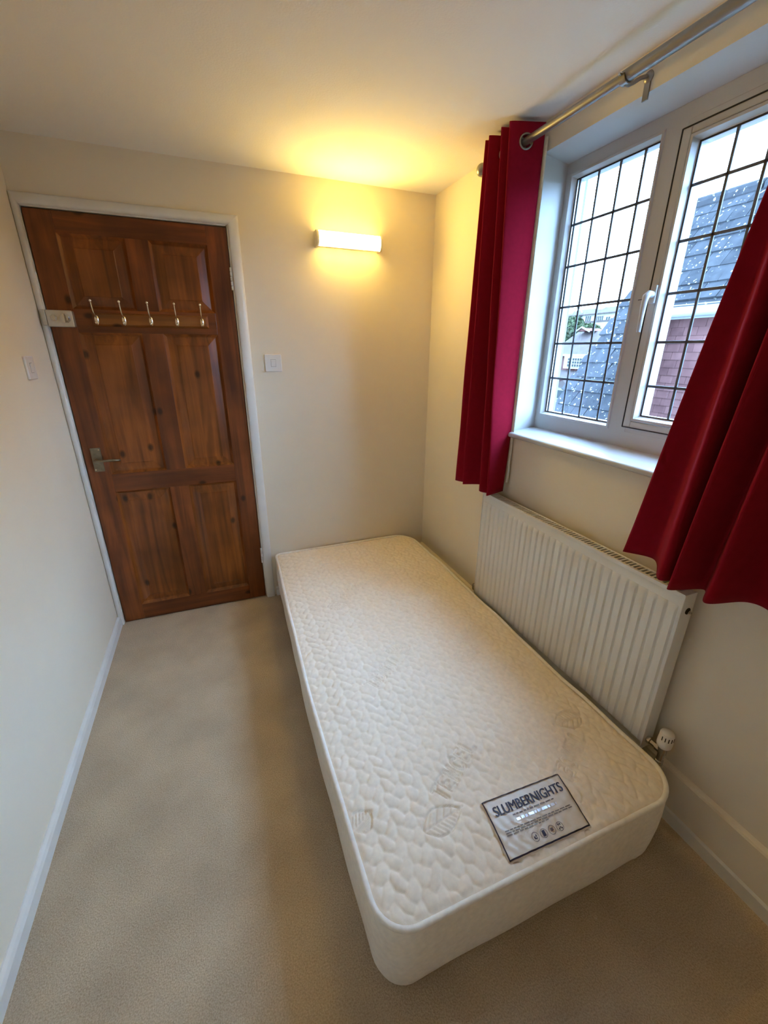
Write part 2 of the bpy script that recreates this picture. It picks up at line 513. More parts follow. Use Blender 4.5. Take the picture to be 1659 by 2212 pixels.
MB().box(DX0 - .004, DX1 + .004, 0.0425, 0.056, DZ1 - .012, DZ1 + .006).build('door_stop', M['gloss'], fr)
struct(MB().box(-0.12, 1.2, 0.125, 0.16, 0, H).build('wall_light_block', M['wall']), 'plain added wall behind the door, blocking stray sky light', 'wall')  # added unseen wall, stops sky light leaking in round the door
# keeper of the rim lock on the frame
MB().box(0.012, DX0 + 0.002, -0.036, -0.017, 1.545, 1.607).build('lock_keeper', M['steel'], fr, bevel=0.002)

door = empty('door_1', (0.415, 0.02, 0.006))
struct(door, 'brown stained pine six-panel door with silver rim lock', 'door')
DY0, DY1 = 0.003, 0.041
xs = [DX0 + 0.002, 0.127, 0.377, 0.468, 0.712, DX1 - 0.001]
zs = [0.006, 0.098, 0.768, 0.862, 1.520, 1.616, 1.903, DZ1 - 0.001]
MB().box(xs[0], xs[1], DY0, DY1, zs[0], zs[7]).build('stile', M['wood_v'], door, bevel=0.002)
MB().box(xs[4], xs[5], DY0, DY1, zs[0], zs[7]).build('stile', M['wood_v'], door, bevel=0.002)
for a, b in ((0, 1), (2, 3), (4, 5), (6, 7)):
    MB().box(xs[1], xs[4], DY0 + 0.0004, DY1, zs[a], zs[b]).build('rail', M['wood_h'], door, bevel=0.0015)
for a, b in ((1, 2), (3, 4), (5, 6)):
    MB().box(xs[2], xs[3], DY0 + 0.0008, DY1, zs[a], zs[b]).build('muntin', M['wood_v'], door, bevel=0.0015)


def raised_panel(x0, x1, z0, z1):
    rings = [(0.0, DY0 + 0.001), (0.010, DY0 + 0.012), (0.012, DY0 + 0.015), (0.016, DY0 + 0.015), (0.050, DY0 + 0.005), (0.053, DY0 + 0.0025)]
    vs = []
    for d, y in rings:
        vs += [(x0 + d, y, z0 + d), (x1 - d, y, z0 + d), (x1 - d, y, z1 - d), (x0 + d, y, z1 - d)]
    fs = []
    for i in range(len(rings) - 1):
        for k in range(4):
            fs.append((i * 4 + k, i * 4 + (k + 1) % 4, i * 4 + 4 + (k + 1) % 4, i * 4 + 4 + k))
    e = (len(rings) - 1) * 4
    fs.append((e, e + 1, e + 2, e + 3))
    n = len(vs)
    vs += [(x0, DY1 - 0.004, z0), (x1, DY1 - 0.004, z0), (x1, DY1 - 0.004, z1), (x0, DY1 - 0.004, z1)]
    fs += [(n + 3, n + 2, n + 1, n)] + [(k, n + k, n + (k + 1) % 4, (k + 1) % 4) for k in range(4)]
    return MB().add(vs, fs)


for a, b in ((1, 2), (3, 4), (5, 6)):
    for c, d in ((1, 2), (3, 4)):
        raised_panel(xs[c], xs[d], zs[a], zs[b]).build('panel', M['wood_p'], door)
# lever handle
hp = MB().box(0.060, 0.104, -0.004, DY0, 0.882, 1.000).build('handle_plate', M['brass'], door, bevel=0.0025)
hl = MB()
hl.lathe([(0.011, 0), (0.011, 0.012), (0.0075, 0.016), (0.0075, 0.04)], (0.081, -0.003, 0.942), (0, -1, 0), 16)
hl.tube([(0.081, -0.040, 0.942), (0.088, -0.047, 0.942), (0.105, -0.049, 0.943), (0.150, -0.048, 0.944), (0.176, -0.045, 0.942), (0.184, -0.036, 0.940)],
        [0.0075, 0.0072, 0.0065, 0.006, 0.006, 0.005], 10)
hl.build('lever', M['brass'], hp, smooth=True)
for x, z in ((0.097, 0.990), (0.067, 0.892)):
    MB().lathe([(0.0042, 0), (0.0042, 0.001), (0.002, 0.002)], (x, -0.004, z), (0, -1, 0), 12).build('screw', M['silver'], hp, smooth=True)
# rim lock
lk = MB().box(DX0 + 0.002, 0.126, -0.034, DY0, 1.540, 1.606).build('rim_lock', M['steel'], door, bevel=0.004, seg=3)
MB().lathe([(0.012, 0), (0.012, 0.002), (0.008, 0.003), (0.008, 0.006)], (0.056, -0.034, 1.574), (0, -1, 0), 20).build('snib', M['chrome'], lk, auto=40)
kn = MB().lathe([(0.019, 0), (0.019, 0.003), (0.013, 0.006), (0.013, 0.012)], (0.098, -0.034, 1.574), (0, -1, 0), 24)
kn.box(0.095, 0.101, -0.060, -0.042, 1.556, 1.592)
kn.build('turn_knob', M['chrome'], lk, auto=40)
# painted hinges on the right edge
for z in (1.72, 0.24):
    hg = MB()
    for k in range(5):
        hg.lathe([(0.0055, 0), (0.006, 0.002), (0.006, 0.016), (0.0055, 0.018)], (DX1 + 0.001, -0.001, z + k * 0.02), (0, 0, 1), 12)
    hg.build('hinge', M['gloss'], door, auto=40)

# ------------------------------------------------------------------ coat hook rail on the door
rail = empty('coat_hook_rail', (0.433, 0, 1.545))
tag(rail, 'short pine rail with five silver coat hooks on the door', 'hook rail')
rm = MB()
x0, x1, z0, z1, ya, yb = 0.190, 0.676, 1.546, 1.604, DY0, -0.015
rm.hexa([(x0, ya, z0), (x1, ya, z0), (x1, ya, z1), (x0, ya, z1), (x0 + .008, yb, z0 + .008), (x1 - .008, yb, z0 + .008), (x1 - .008, yb, z1 - .008), (x0 + .008, yb, z1 - .008)])
rm.build('backboard', M['rail_wood'], rail, bevel=0.002)
for u in (209, 268, 326, 382, 436):
    q = px(u, 691, 1, yb); hx, hz = q[0], 1.572
    hk = MB()
    # oval back plate
    pts = []
    for r, d in ((1.0, 0.0), (0.92, 0.003), (0.5, 0.0055), (0.05, 0.0062)):
        for k in range(20):
            th = 2 * PI * k / 20
            pts.append((hx + 0.0095 * r * math.cos(th), yb - d, hz + 0.021 * r * math.sin(th)))
    hk.grid(pts, 20, 4, True)
    hk.tube([(hx, yb - .004, hz + .012), (hx, yb - .02, hz + .022), (hx, yb - .040, hz + .036), (hx, yb - .048, hz + .058), (hx, yb - .052, hz + .070)], [.0042, .0036, .0032, .0028, .0026], 10)
    hk.tube([(hx, yb - .004, hz - .008), (hx, yb - .014, hz - .018), (hx, yb - .024, hz - .017), (hx, yb - .030, hz - .008)], [.0038, .0036, .0034, .004], 10)
    h = hk.build('hook', M['silver'], rail, smooth=True)
    MB().lathe([(0.0015, -.0066), (.0048, -.004), (.0065, 0), (.0048, .004), (.0015, .0066)], (hx, yb - .052, hz + .073), (0, -.1, 1), 14).build('ball_tip', M['silver'], h, smooth=True)

# ------------------------------------------------------------------ light switches
def switch(name, label, origin, ex, nrm):
    """plate centred at origin, ex = horizontal direction along wall, nrm = into the room"""
    ex, nrm, ez = Vector(ex), Vector(nrm), Vector((0, 0, 1)); O = Vector(origin)
    root = empty(name, O); tag(root, label, 'light switch')
    def bx(w, h, d0, d1, cx=0, cz=0, tilt=0):
        P = []
        for d, t in ((d0, 0), (d1, tilt)):
            for sx, sz in ((-1, -1), (1, -1), (1, 1), (-1, 1)):
                P.append(O + ex * (cx + sx * w / 2) + ez * (cz + sz * h / 2) + nrm * (d + t * sz))
        return MB().hexa(P)
    bx(0.086, 0.086, 0, 0.009).build('plate', M['switch'], root, bevel=0.003, seg=3)
    bx(0.026, 0.037, 0.0088, 0.0093).build('rocker_gap', M['gapgrey'], root)
    bx(0.0235, 0.0345, 0.009, 0.0115, tilt=0.0016).build('rocker', M['switch'], root, bevel=0.001)
    for s in (-1, 1):
        MB().lathe([(0.003, 0), (0.003, .0006), (.001, .0007)], O + ex * (s * .030) + nrm * .009, nrm, 10).build('screw_cap', M['switch'], root)
    return root


switch('light_switch', 'square white light switch between the door and the corner', (0.9675, 0, 1.387), (1, 0, 0), (0, -1, 0))
switch('light_switch', 'white light switch on the bare wall beside the rim lock', (0, -0.2945, 1.381), (0, 1, 0), (1, 0, 0))

# ------------------------------------------------------------------ wall lamp
LX0, LX1, LZ, LR = 1.222, 1.556, 1.966, 0.035
lamp = empty('wall_lamp', ((LX0 + LX1) / 2, 0, LZ - LR))
tag(lamp, 'lit tubular wall lamp glowing warm yellow near the corner', 'lamp')
MB().box(LX0 + 0.004, LX1 - 0.004, -0.044, 0, LZ - 0.0315, LZ + 0.0315).build('back_plate', M['lamp_cap'], lamp, bevel=0.003)
arc = [(-0.043 - (LR - 0.004) * 0.6 * math.sin(PI * k / 16), LZ + (LR - 0.002) * -math.cos(PI * k / 16)) for k in range(17)]
MB().prism(arc, 0, LX0 + 0.006, LX1 - 0.006).build('diffuser', M['lamp_glow'], lamp, auto=40)
arc2 = [(-0.043 - (LR - 0.002) * 0.64 * math.sin(PI * k / 16), LZ + LR * -math.cos(PI * k / 16)) for k in range(17)]
arc2 = [(0, LZ - LR)] + arc2 + [(0, LZ + LR)]
MB().prism(arc2, 0, LX0 - 0.004, LX0 + 0.006).build('end_cap', M['lamp_cap'], lamp, auto=40)
MB().prism(arc2, 0, LX1 - 0.006, LX1 + 0.004).build('end_cap', M['lamp_cap'], lamp, auto=40)

# ------------------------------------------------------------------ window
XF, XS, XG = 2.005, 2.003, 2.024           # frame face, sash face, glass
win = empty('window_1', (2.03, -1.31, 1.12))
struct(win, 'white window with leaded glass beside the red curtains', 'window')
FY0, FY1, FZ0, FZ1 = OY0 + 0.004, OY1 - 0.0, 1.118, 2.110
gl = dict(y0=-0.884, y1=-1.224, z0=1.203, z1=2.054)         # fixed light glass
sg = dict(y0=-1.348, y1=-1.715, z0=1.244, z1=2.010)         # sash glass
so = dict(y0=-1.300, y1=-1.775, z0=1.203, z1=2.049)         # sash outer
XB = 2.062


def pvc(name, prof_pts, parent=win, mat='pvc', bevel=0.003):
    return MB().box(*prof_pts).build(name, M[mat], parent, bevel=bevel, seg=2)


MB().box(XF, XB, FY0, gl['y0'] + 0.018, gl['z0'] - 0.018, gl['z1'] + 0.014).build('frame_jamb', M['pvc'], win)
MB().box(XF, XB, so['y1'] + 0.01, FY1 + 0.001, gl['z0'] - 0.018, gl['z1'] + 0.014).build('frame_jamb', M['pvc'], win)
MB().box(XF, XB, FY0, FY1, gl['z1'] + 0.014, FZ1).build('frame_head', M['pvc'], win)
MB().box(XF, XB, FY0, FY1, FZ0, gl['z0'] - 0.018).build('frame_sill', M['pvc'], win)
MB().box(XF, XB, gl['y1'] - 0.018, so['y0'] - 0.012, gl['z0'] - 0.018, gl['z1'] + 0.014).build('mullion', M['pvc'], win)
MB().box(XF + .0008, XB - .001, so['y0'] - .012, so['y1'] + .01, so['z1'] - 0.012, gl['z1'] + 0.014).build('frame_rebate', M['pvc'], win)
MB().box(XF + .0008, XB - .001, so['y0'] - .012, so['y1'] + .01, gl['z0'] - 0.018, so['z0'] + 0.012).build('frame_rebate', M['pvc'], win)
sash = MB()
for a in ((so['y0'], sg['y0'] + 0.02, so['z0'], so['z1']), (sg['y1'] - 0.02, so['y1'], so['z0'], so['z1'])):
    sash.box(XS, XB - 0.004, a[0], a[1], a[2], a[3])
sash.box(XS, XB - 0.004, sg['y0'] + 0.02, sg['y1'] - 0.02, sg['z1'] + 0.02, so['z1'])
sash.box(XS, XB - 0.004, sg['y0'] + 0.02, sg['y1'] - 0.02, so['z0'], sg['z0'] - 0.02)
sash_o = sash.build('sash_frame', M['pvc'], win, bevel=0.003)
gp = MB().box(XF - 0.0030, XF + 0.002, so['y0'] + 0.0026, so['y0'], so['z0'] - 0.002, so['z1'] + 0.002)
gp.box(XF - 0.0030, XF + 0.002, so['y0'], so['y1'], so['z1'], so['z1'] + 0.0026).box(XF - 0.0030, XF + 0.002, so['y0'], so['y1'], so['z0'] - 0.0026, so['z0'])
gp.build('sash_seal', M['gasket'], win)


def bead(g, xf, parent):
    """sloped glazing bead round a light, plus black gasket and the outer rebate"""
    w = 0.019
    rings = [(w, xf), (w - 0.003, xf - 0.004), (w - 0.010, xf - 0.004), (0.003, XG - 0.006), (0.0, XG - 0.004), (0.0, XG)]
    def ring(d, x):
        return [(x, g['y0'] + d, g['z0'] - d), (x, g['y1'] - d, g['z0'] - d), (x, g['y1'] - d, g['z1'] + d), (x, g['y0'] + d, g['z1'] + d)]
    def sweep(rs):
        vs = []; fs = []
        for d, x in rs: vs += ring(d, x)
        for i in range(len(rs) - 1):
            for k in range(4): fs.append((i * 4 + k, i * 4 + (k + 1) % 4, i * 4 + 4 + (k + 1) % 4, i * 4 + 4 + k))
        return MB().add(vs, fs)
    sweep(rings).build('glazing_bead', M['pvc'], parent, fix=False)
    sweep([(0.001, XG - 0.0045), (-0.0035, XG - 0.004), (-0.0035, XG - 0.001), (0.001, XG - 0.001)]).build('gasket', M['gasket'], parent, fix=False)
    sweep([(0.02, XB + 0.004), (0.0, XB), (0.0, XG + 0.001), (0.02, XG + 0.001)]).build('outer_rebate', M['pvc'], parent, fix=False)


bead(gl, XF, win); bead(sg, XS, win)
for g in (gl, sg):
    MB().add([(XG, g['y0'] + .002, g['z0'] - .002), (XG, g['y1'] - .002, g['z0'] - .002), (XG, g['y1'] - .002, g['z1'] + .002), (XG, g['y0'] + .002, g['z1'] + .002)], [(0, 1, 2, 3)]).build('pane', M['glass'], win, fix=False)
LB = 0.0042


def lead(y0, y1, z0, z1):
    MB().box(XG - 0.0022, XG + 0.0022, y0, y1, z0, z1).build('lead_bar', M['lead'], win, bevel=0.001)


def bar_y(g, u1, v1, u2, v2):
    y = (px(u1, v1, 0, XG)[1] + px(u2, v2, 0, XG)[1]) / 2
    lead(y - LB, y + LB, g['z0'], g['z1'])


S6, S7 = (lambda u, v: (1080 + u * .349, 300 + v * .349)), (lambda u, v: (1080 + u * .349, 600 + v * .349))
SC = lambda u, v: (1340 + u * .3165, 240 + v * .3165)
for a, b in (((490, 250), (303, 835)), ((605, 200), (395, 850)), ((740, 145), (497, 868)), ((890, 75), (612, 890))):
    bar_y(gl, *S6(*a), *S7(*b))
for p in (S6(748, 435), S6(650, 742), S7(600, 160), S7(565, 405), S7(530, 637)):
    z = px(*p, 0, XG)[2]; lead(gl['y0'], gl['y1'], z - LB, z + LB)
yv = (px(*SC(790, 140), 0, XG)[1] + px(*SC(340, 2090), 0, XG)[1]) / 2
for k in range(4): lead(yv - k * 0.0905 - LB, yv - k * 0.0905 + LB, sg['z0'], sg['z1'])
for p in ((720, 430), (630, 840), (540, 1222), (460, 1575), (380, 1893)):
    z = px(*SC(*p), 0, XG)[2]; lead(sg['y0'], sg['y1'], z - LB, z + LB)
# espagnolette handle
hb = MB().box(XS - 0.012, XS, -1.331, -1.309, 1.596, 1.650).build('handle_base', M['pvc'], win, bevel=0.004, seg=3)
hm = MB()
hm.tube([(XS - .010, -1.320, 1.622), (XS - .026, -1.320, 1.624), (XS - .036, -1.3195, 1.616), (XS - .038, -1.319, 1.600), (XS - .036, -1.317, 1.56), (XS - .034, -1.3155, 1.512)],
        [.010, .0105, .0105, .009, .0075, .0065], 12)
hm.build('handle_grip', M['pvc'], hb, smooth=True)
bt = MB().lathe([(.0065, 0), (.0065, .010), (.004, .012)], (XF, -1.288, 1.612), (-1, 0, 0), 16)
bt.tube([(XF - .009, -1.288, 1.613), (XF - .013, -1.272, 1.611)], .0012, 6)
bt.build('lock_button', M['gasket'], win, auto=40)
# inner sill board with a rounded nose
ns = []
for k in range(9):
    th = PI / 2 + PI * k / 8
    ns.append((W - 0.020 + 0.011 * math.cos(th), 1.104 + 0.011 * math.sin(th)))
prof = [(XF + 0.002, 1.130), (W - 0.02, 1.115)] + ns[1:-1] + [(W - 0.02, 1.093), (XF + 0.002, 1.100)]
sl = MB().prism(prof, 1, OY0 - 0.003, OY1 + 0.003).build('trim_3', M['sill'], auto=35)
struct(sl, 'glossy white window sill board with rounded front edge', 'window sill')

# ------------------------------------------------------------------ curtain rod
RX, RZ, RR = 1.803, 2.151, 0.0125
rod = empty('curtain_rod', (RX, -1.3, RZ))
tag(rod, 'brushed nickel curtain pole over the window', 'curtain rod')
MB().tube([(RX, -0.600, RZ), (RX, -1.262, RZ)], RR, 20).build('thin_tube', M['rod'], rod, auto=40)
MB().tube([(RX, -1.245, RZ), (RX, -2.36, RZ)], RR + 0.0028, 20).build('thick_tube', M['rod'], rod, auto=40)
for y, s in ((-0.600, 1), (-2.36, -1)):
    prof = [(0.010, -0.004), (0.013, 0.0), (0.013, 0.006), (0.008, 0.009)]
    n = 14; R_ = 0.024
    for k in range(1, n):
        th = PI * k / n
        if R_ * math.sin(th) > 0.008 or k > n / 2:
            prof.append((max(0.001, R_ * math.sin(th)), 0.009 + R_ * (1 - math.cos(th))))
    MB().lathe(prof, (RX, y, RZ), (0, s, 0), 28).build('finial', M['rod'], rod, smooth=True)
for y in (-0.63, -1.256, -2.24):
    bk = MB()
    bk.tube([(RX, y, RZ - .0158), (RX + .012, y, RZ - .0165), (RX + .030, y, RZ - .008), (RX + .050, y, RZ + .004), (W - .012, y, RZ + .012)], .0052, 10)
    bk.lathe([(.0, 0), (.014, 0), (.015, .003), (.012, .007), (.007, .009), (.001, .0095)], (W, y, RZ + .012), (-1, 0, 0), 20)
    bk.box(W - .004, W, y - .009, y + .009, RZ - .040, RZ + .020)
    # cup under the pole
    cp = []
    for ring in ((-.010, .0168), (.010, .0168), (.010, .0195), (-.010, .0195)):
        for k in range(13):
            th = PI + PI * k / 12
            cp.append((RX + ring[1] * math.cos(th), y + ring[0], RZ + ring[1] * math.sin(th)))
    n = 13
    fs = []
    for r in range(4):
        for k in range(12): fs.append((r * n + k, r * n + k + 1, ((r + 1) % 4) * n + k + 1, ((r + 1) % 4) * n + k))
    bk.add(cp, fs)
    bo = bk.build('bracket', M['rod'], rod, auto=40)
    MB().lathe([(.004, 0), (.004, .008), (.003, .009)], (RX - .0195, y, RZ), (-1, 0, 0), 10).build('grub_screw', M['chrome'], bo, auto=40)

# ------------------------------------------------------------------ curtains
def curtain(label, ctrl, ztop, zhem, sub, lining=None, rows=64, seed=1):
    ctrl = np.array(ctrl, float)          # columns: top y, top x, hem y, hem x
    root = empty('curtain', (1.79, float(ctrl[:, 2].mean()), zhem)); tag(root, label, 'curtain', None)
    P = catmull(ctrl, sub); n = len(P)
    rg = np.random.RandomState(seed)
    # rows: fine near the eyelets
    ts = np.concatenate([np.linspace(0, 0.09, 22), np.linspace(0.09, 1, rows - 21)[1:]])
    ph = rg.rand(6) * 6
    pts = []
    for t in ts:
        e = t ** 0.9
        e = e + 0.0
        y = P[:, 0] * (1 - e) + P[:, 2] * e; x = P[:, 1] * (1 - e) + P[:, 3] * e
        k = np.arange(n) / sub
        x = x + 0.0022 * np.sin(k * 2.1 + t * 9 + ph[0]) * t + 0.0016 * np.sin(k * 5.3 - t * 17 + ph[1]) * t
        y = y + 0.0022 * np.sin(k * 1.7 + t * 11 + ph[2]) * t
        z = ztop + (zhem - ztop) * t + 0.006 * np.sin(k * 1.3 + ph[3]) * (t > 0.97)
        x = np.minimum(x, W - 0.006)
        pts += [(x[i], y[i], z if np.isscalar(z) else z[i]) for i in range(n)]
    mb = MB().grid(pts, n, len(ts))
    # eyelet holes where the cloth crosses the pole
    cross = []
    for i in range(n - 1):
        a, b = P[i, 1] - RX, P[i + 1, 1] - RX
        tt = ((ztop - RZ) / (ztop - zhem))
        if a * b < 0:
            w = a / (a - b)
            yy = P[i, 0] + w * (P[i + 1, 0] - P[i, 0])
            yh = P[i, 2] + w * (P[i + 1, 2] - P[i, 2])
            tang = Vector((P[i + 1, 1] - P[i, 1], P[i + 1, 0] - P[i, 0], 0)).normalized()
            nr = Vector((tang.y, -tang.x, 0))
            cross.append((yy * (1 - tt) + yh * tt, nr))
    keep = []
    V = np.array(mb.v)
    for f in mb.f:
        c = V[list(f)].mean(0)
        d = math.hypot(c[0] - RX, c[2] - RZ)
        if d < 0.0215: continue
        keep.append(f)
    mb.f = keep
    fab = mb.build('fabric', M['curtain'], root, smooth=True, fix=False)
    md = fab.modifiers.new('solid', 'SOLIDIFY'); md.thickness = 0.0016; md.offset = 0
    for yy, nr in cross:
        g = MB()
        ring = []
        a = Vector((0, 0, 1)); b = nr.cross(a).normalized()
        for k in range(28):
            th = 2 * PI * k / 28
            ring.append(Vector((RX, yy, RZ)) + (a * math.cos(th) + b * math.sin(th)) * 0.0225)
        g.tube(ring, 0.0038, 8, closed=True)
        g.build('eyelet', M['rod'], root, smooth=True)
    if lining:
        lp = []
        for t in np.linspace(0.03, 0.965, 30):
            for w in (0, 0.5, 1):
                lp.append((lining[0][1] * (1 - t) + lining[1][1] * t + w * 0.006, lining[0][0] * (1 - t) + lining[1][0] * t - w * lining[2], ztop + (zhem - ztop) * t))
        lo = MB().grid(lp, 3, 30).build('lining', M['lining'], root, smooth=True, fix=False)
        md = lo.modifiers.new('solid', 'SOLIDIFY'); md.thickness = 0.0012; md.offset = 0
    return root


curtain('crimson eyelet curtain nearest the glowing wall lamp, hanging in tight folds',
        [(-.650, 1.845, -.575, 1.805), (-.664, 1.748, -.590, 1.765), (-.690, 1.850, -.665, 1.800), (-.702, 1.738, -.686, 1.748),
         (-.745, 1.855, -.735, 1.822), (-.772, 1.742, -.797, 1.772), (-.800, 1.855, -.826, 1.802), (-.818, 1.744, -.866, 1.766), (-.862, 1.866, -.852, 1.868)],
        2.208, 0.832, 14, lining=((-.862, 1.868), (-.856, 1.870), .012), seed=3)
curtain('crimson eyelet curtain hanging over the thermostatic valve end of the radiator',
        [(-1.735, 1.850, -1.543, 1.822), (-1.762, 1.840, -1.628, 1.852), (-1.800, 1.757, -1.722, 1.744), (-1.835, 1.843, -1.738, 1.788), (-1.870, 1.757, -1.760, 1.738),
         (-1.905, 1.843, -1.800, 1.822), (-1.940, 1.757, -1.850, 1.748), (-1.975, 1.843, -1.885, 1.850), (-2.010, 1.757, -1.950, 1.856), (-2.045, 1.843, -2.020, 1.765),
         (-2.080, 1.757, -2.080, 1.850), (-2.115, 1.843, -2.140, 1.765)],
        2.208, 0.852, 14, seed=5)

# ------------------------------------------------------------------ radiator
rad = empty('radiator', (1.84, -1.27, 0.225))
tag(rad, 'white ribbed panel radiator below the window', 'radiator')
RYA, RYB, RZ0, RZ1, RXF, RXB = -0.770, -1.766, 0.226, 0.812, 1.810, 1.862
npitch = 30
pitch = (RYA - RYB - 0.02) / npitch
ysamp = [RYA]
prof_s = [(0.0, 0), (0.05, 0), (0.19, .9), (0.5, 1), (0.81, .9), (0.95, 0)]
dep = [0.0]
for i in range(npitch):
    for s_, d_ in prof_s:
        ysamp.append(RYA - 0.01 - (i + s_) * pitch); dep.append(d_)
ysamp += [RYA - 0.01 - npitch * pitch, RYB]; dep += [0, 0]
zr = [(RZ0, 0), (RZ0 + .028, 0), (RZ0 + .034, .8), (RZ0 + .046, 1), (RZ1 - .062, 1), (RZ1 - .048, .75), (RZ1 - .040, 0), (RZ1 - .004, 0), (RZ1, 0)]
pts = []
for z, mk in zr:
    for y, d in zip(ysamp, dep):
        x = RXF + 0.006 - 0.0065 * d * mk
        if z in (RZ0, RZ1) : x = RXF + 0.008
        pts.append((x, y, z))
MB().grid(pts, len(ysamp), len(zr)).build('front_panel', M['enamel'], rad, auto=28)
MB().box(RXF + 0.007, RXF + 0.012, RYB, RYA, RZ0, RZ1 - 0.004).build('panel_back', M['enamel'], rad)
# casing: ends and back
for y0, y1 in ((RYA + 0.001, RYA - 0.003), (RYB - 0.001, RYB + 0.003)):
    MB().box(RXF + 0.002, RXB, y0, y1, RZ0 + 0.004, RZ1 + 0.002).build('end_panel', M['enamel'], rad, bevel=0.0015)
MB().box(RXB - 0.002, RXB, RYB, RYA, RZ0 + 0.02, RZ1 - 0.004).build('rear_panel', M['enamel'], rad)
gr = MB()
zt = RZ1 + 0.002
gr.box(RXF + 0.003, RXF + 0.012, RYB, RYA, zt - 0.012, zt)
gr.box(RXB - 0.009, RXB, RYB, RYA, zt - 0.012, zt)
ng = 68
for i in range(ng + 1):
    y = RYA - 0.01 - i * (RYA - RYB - 0.02) / ng
    hw = 0.0026
    if i in (0, ng): hw = 0.02
    gr.box(RXF + 0.010, RXB - 0.007, max(y - hw, RYB), min(y + hw, RYA), zt - 0.003, zt - 0.0005)
MB().box(RXF + 0.012, RXB - 0.003, RYB + .004, RYA - .004, RZ0 + 0.05, zt - 0.03).build('interior_shade_block', M['dark'], rad)  # near-black block: shade inside the radiator put in as colour
gro = gr.build('top_grille', M['enamel'], rad)
gro['label'] = 'slotted top grille'
# bleed plug in the end panel
pl = MB().lathe([(.0105, 0), (.0105, .0012), (.008, .0014)], ((RXF + RXB) / 2 + .004, RYB - .001, RZ1 - 0.055), (0, -1, 0), 20).build('plug_recess', M['dark'], rad)
MB().lathe([(.006, 0), (.006, .005), (.0035, .006), (.0035, .009)], ((RXF + RXB) / 2 + .006, RYB - .002, RZ1 - 0.057), (0, -1, 0), 6).build('bleed_plug', M['chrome'], rad)
# thermostatic valve
vx, vy = 1.835, -1.818
vb = MB()
vb.lathe([(.009, 0), (.013, .002), (.013, .012), (.009, .014), (.009, .030), (.012, .031), (.012, .044)], (vx, RYB - .001, 0.268), (0, -1, 0), 6)
vb.lathe([(.0085, 0), (.0125, .0016), (.0125, .018), (.010, .020), (.010, .045), (.013, .048), (.013, .075), (.0115, .078)], (vx, vy, 0.213), (0, 0, 1), 16)
val = vb.build('thermostatic_valve', M['chrome'], rad, auto=40)
hd = MB().lathe([(.016, 0), (.0205, .006), (.0215, .014), (.0215, .030), (.0205, .032), (.0205, .052), (.018, .058), (.012, .061), (.001, .062)], (vx, vy, 0.288), (0, 0, 1), 32)
hdo = hd.build('valve_head', M['trv'], val, auto=35); hdo['label'] = 'ribbed cream valve head'
sv = MB()
for k in range(14):
    th = 2 * PI * k / 14
    if k % 7 in (5, 6): continue
    c, s_ = math.cos(th), math.sin(th)
    q = []
    for zz in (0.323, 0.338):
        for rr_, w_ in ((.0195, -.0013), (.0195, .0013), (.0211, .0013), (.0211, -.0013)):
            q.append((vx + rr_ * c - w_ * s_, vy + rr_ * s_ + w_ * c, zz))
    sv.hexa(q)
svo = sv.build('valve_slots', M['dark'], val); svo['kind'] = 'stuff'
MB().tube([(vx, vy, 0.217), (vx, vy, 0.0)], .0085, 14).build('supply_pipe', M['trv'], rad, smooth=True)
MB().tube([(1.835, RYA + .03, 0.262), (1.835, RYA + .03, 0.0)], .0075, 12).build('return_pipe', M['trv'], rad, smooth=True)
vb2 = MB().lathe([(.010, 0), (.010, .03)], (1.835, RYA + .001, 0.262), (0, 1, 0), 12).lathe([(.010, 0), (.012, .004), (.012, .03), (.008, .034)], (1.835, RYA + .03, 0.248), (0, 0, 1), 14)
vb2.build('lockshield_valve', M['chrome'], rad, auto=40)
for y in (-0.95, -1.6):
    MB().box(RXB - 0.001, W - 0.001, y - .015, y + .015, 0.40, 0.72).build('wall_bracket', M['enamel'], rad)

# ------------------------------------------------------------------ mattress
mat_root = empty('mattress', (1.31, -0.97, 0.0))
tag(mat_root, 'bare cream single mattress lying directly on the carpet', 'mattress')
MYN, MYF = -1.930, -0.016
R_NL, R_NR, R_FL, R_FR = 0.085, 0.105, 0.028, 0.115


def sm(t): t = np.clip(t, 0, 1); return t * t * (3 - 2 * t)


def xl(y): return 0.842 + 0.018 * sm((y + 1.25) / 0.6) + 0.026 * sm((y + 0.75) / 0.75)
def xr(y): return 1.772 + 0.012 * sm((y + 1.4) / 0.6) - 0.014 * sm((y + 0.5) / 0.5)
def zedge(y): return 0.266 + 0.016 * sm((y + 0.9) / 0.9) + 0.002 * np.sin(np.asarray(y) * 23) + 0.002 * np.sin(np.asarray(y) * 11 + 1)


def rnd_in(dist, r):
    d = np.clip(dist, 0, r)
    return r - np.sqrt(np.maximum(r * r - (r - d) ** 2, 0))


def row_range(y):
    a = xl(y) + np.maximum(rnd_in(y - MYN, R_NL), rnd_in(MYF - y, R_FL))
    b = xr(y) - np.maximum(rnd_in(y - MYN, R_NR), rnd_in(MYF - y, R_FR))
    return a, b


NU, NV = 300, 620
yy = MYN + (MYF - MYN) * (0.5 - 0.5 * np.cos(np.linspace(0.0, PI, NV))) * 0.12 + (MYF - MYN) * np.linspace(0, 1, NV) * 0.88
a_, b_ = row_range(yy)
uu = np.linspace(0, 1, NU)
GX = a_[:, None] * (1 - uu)[None] + b_[:, None] * uu[None]
GY = np.repeat(yy[:, None], NU, 1)
GX[0] = np.linspace(a_[0], b_[0], NU)


